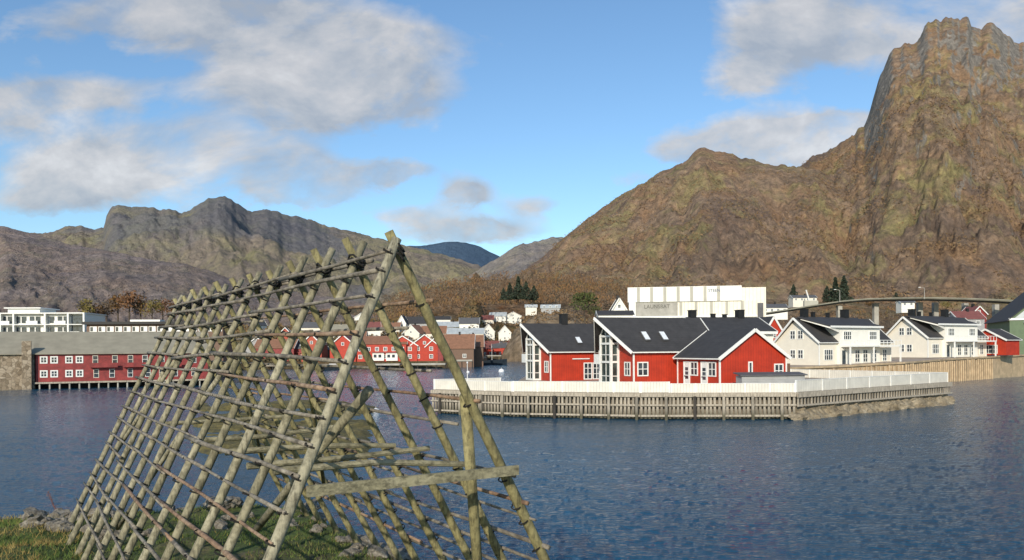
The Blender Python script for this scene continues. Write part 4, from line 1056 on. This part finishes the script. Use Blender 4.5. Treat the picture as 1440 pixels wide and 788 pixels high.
def hill_scrub(src, n, name, label, mats, x0, x1, seed, smin, smax, tmax):
    r_ = random.Random(seed); me = src.data; nv = len(me.vertices); mb = MB(); c = 0; k = 0; off = Vector((seed, 0, 0))
    while c < n and k < n*12:
        k += 1; v_ = me.vertices[r_.randrange(nv)].co
        if v_.z > tmax or v_.z < 8: continue
        px_, py_ = proj(v_)
        if not (x0 < px_ < x1): continue
        if noise.noise(v_*.012+off)+.35*noise.noise(v_*.05) < r_.uniform(-.35, .5)*(.4+v_.z/tmax): continue
        p = v_+Vector((r_.uniform(-4, 4), r_.uniform(-4, 4), 0)); c += 1
        for q in range(2):
            s_ = r_.uniform(smin, smax); a = Vector((r_.gauss(0,1), r_.gauss(0,.6), r_.gauss(0,.7))).normalized(); b = a.cross(Vector((r_.gauss(0,1), r_.gauss(0,1), r_.gauss(0,1)))).normalized()
            u = p+Vector((r_.gauss(0,1.3), r_.gauss(0,1.3), s_*.6)); i0 = len(mb.v)
            mb.v += [tuple(u-a*s_), tuple(u+b*s_*.7), tuple(u+a*s_), tuple(u-b*s_*.7)]; mb.f.append((i0, i0+1, i0+2, i0+3))
    tag(mb.build(name, mats, recalc=False), label, 'scrub', kind='stuff')
sm = leafmat('slope_scrub', (.10,.075,.04), (.20,.12,.06), (.24,.19,.085)); sm2 = leafmat('slope_scrub_grey', (.09,.07,.055), (.17,.13,.10), (.24,.19,.15))
hill_scrub(mt_peak, 15000, 'mountain_scrub', 'rust and olive birch scrub on the slopes of the big right mountain', sm, 1000, 1500, 3, .5, 1.5, 360)
hill_scrub(mt_sh, 14000, 'shoulder_scrub', 'brown birch scrub on the lower shoulder mountain', sm, 640, 1300, 5, .5, 1.4, 260)
hill_scrub(mt_near, 9000, 'crag_scrub', 'bare grey brown scrub on the low rocky mountain at the left', sm2, -100, 620, 7, .25, .75, 130)
sc_m = bpy.data.objects['rocky_mound']; hill_scrub(sc_m, 1500, 'mound_scrub', 'low brown scrub on the rocky mound', sm, 690, 880, 15, .3, .8, 40)
# garden scrub between the houses
mb = MB()
for i in range(2600):
    px = rw.uniform(330, 760); Y = interp(shore, px)+rw.uniform(15, 330); p = xy(px, Y); p.z = landz(px, Y)
    leaves(mb, (p.x, p.y, p.z+1), 2.6, 2.6, 1.8, 16, .7)
for i in range(700):
    px = rw.uniform(1050, 1500); Y = rw.uniform(240, 520); p = xy(px, Y); p.z = landz(px, Y)
    leaves(mb, (p.x, p.y, p.z+1.2), 3, 3, 2.2, 16, .8)
def scrubmat():
    m, nt, b = newmat('garden_scrub'); v = coords(nt, 'Object'); f = noisetex(nt, v, .05, 5, .75)
    nt.links.new(ramp(nt, f, [(.3, (.045,.05,.022)), (.42, (.11,.09,.045)), (.55, (.20,.12,.05)), (.7, (.16,.15,.06))]), b.inputs['Base Color']); b.inputs['Roughness'].default_value = 1; return m
tag(mb.build('scrub', scrubmat(), recalc=False), 'dark autumn scrub and hedges between the village houses', 'scrub', kind='stuff')

# ------------------------------------------------------------------ near shore
edge = [(-500,720),(-150,738),(0,742),(40,744),(62,745),(90,735),(130,733),(180,728),(237,724),(316,719),(350,714),(427,719),(465,750),(511,763),(560,792),(640,860),(760,980),(950,1250),(1500,1600),(2000,2000)]
def near_edge_Y(px):
    py = interp(edge, px); return (EYE-1.75)*F/(py-(HY-.0075*(px-720)))
def nearz(px, Y):
    e = near_edge_Y(px); d = e-Y; p = xy(px, Y)
    z = 1.95+noise.fractal(p*.5, 1, 2, 5)*.22+noise.fractal(p*2.3, 1, 2, 3)*.05
    drop = smooth((d+.9)/1.3)
    if px < 110: z += .15*smooth((110-px)/80)
    return -.8+(z+.8)*drop-.1*(1-drop)
rows = [i/110 for i in range(111)]
def nearfn(px, t):
    e = near_edge_Y(px); Y = 1.5+(e+2.2-1.5)*t; p = xy(px, Y); p.z = nearz(px, Y); return tuple(p)
def grassmat():
    m, nt, b = newmat('turf'); v = coords(nt, 'Object'); f = noisetex(nt, v, .8, 6, .7); g = noisetex(nt, v, 7, 4, .7)
    c = ramp(nt, f, [(.34, (.14,.115,.06)), (.45, (.075,.085,.022)), (.6, (.06,.10,.018)), (.72, (.13,.12,.035))])
    c = mix(nt, 1.0, c, ramp(nt, g, [(.3, .4), (.7, 1.4)]), 'MULTIPLY')
    geo = N(nt, 'ShaderNodeNewGeometry'); sp = N(nt, 'ShaderNodeSeparateXYZ'); nt.links.new(geo.outputs['Normal'], sp.inputs[0])
    c = mix(nt, ramp(nt, sp.outputs[2], [(.72, 1), (.88, 0)]), c, (.17,.14,.10))
    nt.links.new(c, b.inputs['Base Color']); b.inputs['Roughness'].default_value = 1; bump(nt, b, g, 1, .06); return m
fan_grid('shore_ground', [-500+i*8 for i in range(310)], rows, nearfn, grassmat())
# grass
mb = MB(); dry = MB(); rg = random.Random(9)
for i in range(30000):
    px = rg.uniform(-60, 620); e = near_edge_Y(px); Y = e-.1-(e-11)*rg.random()**1.1
    p = xy(px, Y)
    if noise.noise(p*.9) < -.12 and px > 130: continue
    p.z = nearz(px, Y)-.01; h = rg.uniform(.04, .13)
    isdry = (px < 135 and noise.noise(p*1.1+Vector((5,0,0))) > .0) or rg.random() < .12
    if px < 110: h *= 1.4
    a = rg.random()*6.28; w_ = rg.uniform(.006, .012); dx, dy = math.cos(a)*w_, math.sin(a)*w_; lx, ly = rg.gauss(0, h*.5), rg.gauss(0, h*.5)
    t = dry if isdry else mb; k = len(t.v)
    t.v += [(p.x-dx, p.y-dy, p.z), (p.x+dx, p.y+dy, p.z), (p.x+lx, p.y+ly, p.z+h)]; t.f.append((k, k+1, k+2))
tag(mb.build('grass', M['grassblade'], recalc=False), 'short green grass under and behind the drying rack', 'grass', kind='stuff')
tag(dry.build('dry_grass', M['drygrass'], recalc=False), 'dry yellow grass on the mound in the lower left corner', 'grass', kind='stuff')
def rock_mesh(seed, r, flat=.6):
    bm = bmesh.new(); bmesh.ops.create_icosphere(bm, subdivisions=3, radius=1)
    off = Vector((seed*7.1, seed*3.7, 0))
    for v_ in bm.verts:
        n_ = v_.co.normalized(); k = 1+.35*noise.fractal(n_*1.1+off, 1, 2, 4)+.18*noise.cell(n_*1.9+off)
        v_.co = Vector((n_.x*k*r, n_.y*k*r*.8, n_.z*k*r*flat))
    me = bpy.data.meshes.new('boulder'); bm.to_mesh(me); bm.free(); me.materials.append(M['rock'])
    return me
rms = [rock_mesh(i, 1) for i in range(6)]
rr = random.Random(4)
spots = []
for px in list(range(20, 560, 11)):
    e = near_edge_Y(px); spots.append((px+rr.uniform(-5, 5), e-rr.uniform(-.35, .5), rr.uniform(.13, .34)))
for _ in range(34): spots.append((rr.uniform(40, 165), near_edge_Y(90)-rr.uniform(.2, 2.8), rr.uniform(.09, .27)))
for _ in range(22):
    px = rr.uniform(200, 560); spots.append((px, near_edge_Y(px)-rr.uniform(.4, 3.0), rr.uniform(.06, .2)))
for i, (px, Y, r_) in enumerate(spots):
    o = bpy.data.objects.new('boulder', rms[i % 6]); col.objects.link(o); p = xy(px, Y)
    o.location = (p.x, p.y, nearz(px, Y)+r_*.15); o.scale = (r_*rr.uniform(.8, 1.5), r_, r_); o.rotation_euler = (rr.uniform(-.3,.3), rr.uniform(-.3,.3), rr.random()*6)
    tag(o, 'grey shore boulder lying at the grassy edge below the rack', 'rock', 'boulders along the near shore')
# dry stalk
p = xy(86, near_edge_Y(86)-.15); p.z = nearz(86, near_edge_Y(86)-.15); o = empty('dry_plant', p, 0, 'thin reddish dry plant stalk sticking up at the lower left shore', 'plant')
mb = MB(); mb.tube([(0,0,0), (-.12,0,.4), (-.28,0,.75), (-.36,0,1.02)], [.014, .011, .008, .004], 5)
for k in range(14):
    z = .45+k*.04; x = -.13-.26*(z-.4)/.6; s = 1 if k % 2 else -1; mb.tube([(x,0,z), (x+s*.06, rr.uniform(-.04,.04), z+.09)], [.006, .003], 4)
mb.build('stem', M['stalk'], o)
mb = MB()
for k in range(60): z = rr.uniform(.5, 1.02); x = -.13-.26*(z-.4)/.6; leaves(mb, (x, 0, z), .06, .05, .02, 1, .014)
mb.build('seed_head', M['stalk'], o, recalc=False)
# seaweed reef between the near shore and the far shore
def reeffn(px, t):
    Y = 38+72*t; p = xy(px, Y)
    z = noise.fractal(p*.11+Vector((3.1, 7.7, 0)), .9, 2.1, 5)*1.0+noise.fractal(p*.6, .9, 2, 4)*.16+.12
    env = smooth((px-225)/70)*(1-smooth((px-500)/80))*smooth(t/.2)*(1-smooth((t-.75)/.25))
    z = min(z, .55)
    p.z = -1.0+(z+1.0)*env; return tuple(p)
fan_grid('seaweed_reef', [220+i*2.5 for i in range(150)], [i/120 for i in range(121)], reeffn, M['seaweed'])

# ------------------------------------------------------------------ fish drying rack
Y0 = 9.2; A0 = at(556, 345, Y0); D = Vector((-720/F, 1, 0)); Dn = D.normalized(); T = Vector((Dn.y, -Dn.x, 0))
def on_plane(px, py, A):
    a, b = ab(px, py); d = Vector((a, 1, b)); e = Vector((0, 0, EYE))
    t = (A-e).dot(Dn)/d.dot(Dn); return e+d*t
rack = empty('fish_drying_rack', (A0.x, A0.y, 1.9), 0, 'long A-frame fish drying rack of lashed grey green poles on the near shore', 'drying rack')
OR = Vector((A0.x, A0.y, 1.9))
NF = 12
rk = random.Random(12)
Ldir0 = (on_plane(378, 788, A0)-A0).normalized(); LdirG = (on_plane(556-.432*(788-345), 788, A0)-A0).normalized(); RdirG = (on_plane(765, 788, A0)-A0).normalized()
def foot_len(P, d, zf): return (P.z-zf)/-d.z
frames = []
for i in range(NF):
    A = A0+D*(Y0*i/9.0)
    jl = 0
    ld = (Ldir0 if i == 0 else (LdirG+T*rk.gauss(0, .006)).normalized()); rd = (RdirG+T*(rk.gauss(0, .005) if i else 0)).normalized()
    Aj = A+Vector((0,0,rk.gauss(0,.022) if i else 0))
    frames.append((Aj, ld, rd))
rl = .061
lash_pts = {}
def pole(P, d, zf, top, r, mat, off, extra=None):
    L = foot_len(P, d, zf); a = P-d*top+off; b = P+d*L+off; n = 12; perp = d.cross(Dn).normalized(); bow = rk.gauss(0, .02)
    pts = []; rs = []
    for k in range(n+1):
        t = k/n; pts.append(a+(b-a)*t+perp*bow*math.sin(t*math.pi)*.9+Vector((rk.gauss(0,.004), rk.gauss(0,.004), 0))-OR); rs.append(r*(.82+.3*t)*(1+rk.gauss(0,.025)))
    return MB().tube(pts, rs, 12, .03).build('pole', mat, rack, True)
poles = {}
for i, (A, ld, rd) in enumerate(frames):
    tl = rk.uniform(.17, .29); tr = rk.uniform(.14, .27)
    if i == 0: tl, tr = .05, .17
    matl = M['pole_c'] if i == 0 else M['pole_a']
    outl = (T*-1*ld.z*-1+Vector((0,0,0)))
    nl = Vector((ld.z*T.x, ld.z*T.y, -ld.dot(T)));  # perpendicular in the frame plane
    if nl.z < 0: nl = -nl
    nr = Vector((-rd.z*T.x, -rd.z*T.y, rd.dot(T)))
    if nr.z < 0: nr = -nr
    ol = Dn*-.08; orr = Dn*.08
    if i == 0: ol = Dn*-.09+nl*.045
    poles[('l', i)] = (pole(A, ld, 1.75, tl, rl*(1.0 if i else 1.12), matl, ol), ol)
    zr_ = 1.2 if i < 3 else 1.5
    poles[('r', i)] = (pole(A, rd, zr_, tr, rl*(1.02 if i else 1.12), M['pole_b'], orr+(nr*.03 if i == 0 else Vector())), orr)
    frames[i] = (A, ld, rd, nl, nr)
# rail parameters from the pixel heights on the near left leg
def leg_param(py, d, side):
    lo, hi = 0, 8
    for _ in range(40):
        m_ = (lo+hi)/2
        if proj(A0+d*m_)[1] < py: lo = m_
        else: hi = m_
    return lo
s1, s10 = leg_param(385, Ldir0, 0), leg_param(766, Ldir0, 0); stepL = (s10-s1)/9
lash = {}
def rail(side, s, i0, i1, k, mat):
    a, b = frames[i0], frames[i1]; idx = 1 if side == 'l' else 2; nn = 3 if side == 'l' else 4
    off_l = poles[(side, 1)][1]; rr_ = .028*rk.uniform(.8, 1.2); pts = []; rs = []
    e0 = rk.uniform(.15, .45) if i0 else .12; e1 = rk.uniform(.15, .45); ds0, ds1 = rk.gauss(0, .035), rk.gauss(0, .035)
    n = (i1-i0)*2
    for q in range(n+1):
        f = i0+(i1-i0)*q/n; fa = frames[int(min(f, 10))]; fb_ = frames[int(min(f, 10))+1]; u = f-int(min(f, 10))
        P = (a[0]+a[idx]*s)*(1-q/n)+(b[0]+b[idx]*s)*(q/n)
        nr_ = fa[nn]; t = q/n
        p = P+nr_*(rl+rr_+.002)+fa[idx]*(ds0*(1-t)+ds1*t+.010*math.sin(q*.7+k*2.0))
        if side == 'r' or True: p += off_l*.3
        pts.append(p); rs.append(rr_*(1.12-.35*(t if k % 2 else 1-t)))
    pts[0] = pts[0]-Dn*e0; pts[-1] = pts[-1]+Dn*e1
    MB().tube([p-OR for p in pts], rs, 8, .04).build('rail', mat, rack, True)
    for f in range(i0, i1+1): lash.setdefault((side, f), []).append((s+(ds0*(1-(f-i0)/(i1-i0))+ds1*(f-i0)/(i1-i0)), rr_))
def maxs(side, i):
    A, ld, rd = frames[i][:3]; d = ld if side == 'l' else rd; return foot_len(A, d, 2.0)
for k in range(0, 16):
    s = s1+stepL*(k-1)
    if k == 0: s = .10
    if s > maxs('l', 3)-.15: break
    cuts = [0, 3+(k*2) % 3, 7+(k % 3), 11]
    for a, b in zip(cuts, cuts[1:]): rail('l', s+rk.gauss(0,.02), a, b, k, M['rail_b'] if rk.random() < .16 else M['rail'])
for k in range(0, 16):
    s = s1+stepL*(k-1)*1.0
    if k == 0: s = .14
    if s > maxs('r', 3)+.3: break
    if k in (1, 4, 8): continue
    near0 = 0 if k in (2, 6, 9, 10, 11, 12, 13, 14, 15) else 1
    if k == 6: s += -.05
    cuts = [near0, 4+(k % 3), 8+(k % 2), 11]
    for a, b in zip(cuts, cuts[1:]): rail('r', s+rk.gauss(0,.03), a, b, k+5, M['rail_b'] if rk.random() < .12 else M['rail'])
# lashings: dark tarred turns round each crossing; near frames one by one, the far ones as one mass
far_mb = MB(); n_l = 0
for (side, f), lst in sorted(lash.items(), key=lambda t: (t[0][1], t[0][0])):
    A, ld, rd, nl, nr = frames[f]; d, n_ = (ld, nl) if side == 'l' else (rd, nr); po, off = poles[(side, f)]
    for s, r_ in lst:
        c = A+d*s+off; mb = MB() if n_l < 96 else far_mb
        pts = []; tilt = rk.uniform(-.45, .45)
        for t in range(15):
            an = 2*math.pi*t/7; pts.append(c+n_*r_*.8+n_*math.cos(an)*(rl+r_*.7)+(Dn-d*tilt).normalized()*math.sin(an)*(rl*1.04)+d*(.012*t/7)-OR)
        mb.tube(pts, [.006]*15, 5)
        if n_l < 96: mb.build('lashing', M['lashing'], rack)
        n_l += 1
far_mb.build('lashing', M['lashing'], rack)['kind'] = 'stuff'
# thick lashing at every crossing of the legs
for i in range(NF):
    A = frames[i][0]; mb = MB()
    for dz in (-.06, 0, .05):
        pts = []
        for t in range(11):
            an = 2*math.pi*t/10; pts.append(A+T*math.cos(an)*.085+Dn*math.sin(an)*.15+Vector((0,0,dz-.08+.05*math.sin(an*2+i)))-OR)
        mb.tube(pts, [.014]*11, 5)
    mb.build('crossing_lashing', M['lashing'], rack)
# cross beams, one per frame
bl = on_plane(430, 687, A0); br = on_plane(712, 659, A0)
hl, hr_ = bl-A0, br-A0
for i in (0, 1, 2, 3, 5, 8):
    A = frames[i][0]; a = A+hl-Dn*.19-T*.05; b = A+hr_-Dn*.19+T*.05
    mb = MB()
    if i == 0: mb.bar(a-OR, b-OR, .05, .12)
    else:
        j = Vector((0,0,rk.gauss(0,.05))); mb.tube([a-OR+j, (a+b)/2-OR+j, b-OR-j], [.048, .042, .038], 8, .05)
    mb.build('crossbeam', M['beam'], rack)
# diagonal braces
def brace(p, q, r=.06, mat='pole_b'):
    MB().tube([p-OR, (p+q)/2-OR+Vector((0,0,.02)), q-OR], [r, r*.95, r*.85], 9, .04).build('brace', M[mat], rack, True)
A1 = frames[1][0]
brace(on_plane(654, 556, A0+Dn*.3), on_plane(678, 830, A0+Dn*.9)+Vector((0,0,-.6)), .075)
brace(on_plane(520, 548, A0+Dn*.25), on_plane(360, 745, frames[2][0]), .06, 'pole_a')
for i in (4, 8):
    A, ld, rd = frames[i][:3]; A_ = frames[min(11, i+3)]
    brace(A+ld*1.2+Dn*.1, A_[0]+A_[1]*5.0-A_[3]*.1, .045, 'pole_a'); brace(A+rd*1.0, A_[0]+A_[2]*4.8-A_[4]*.1, .045)
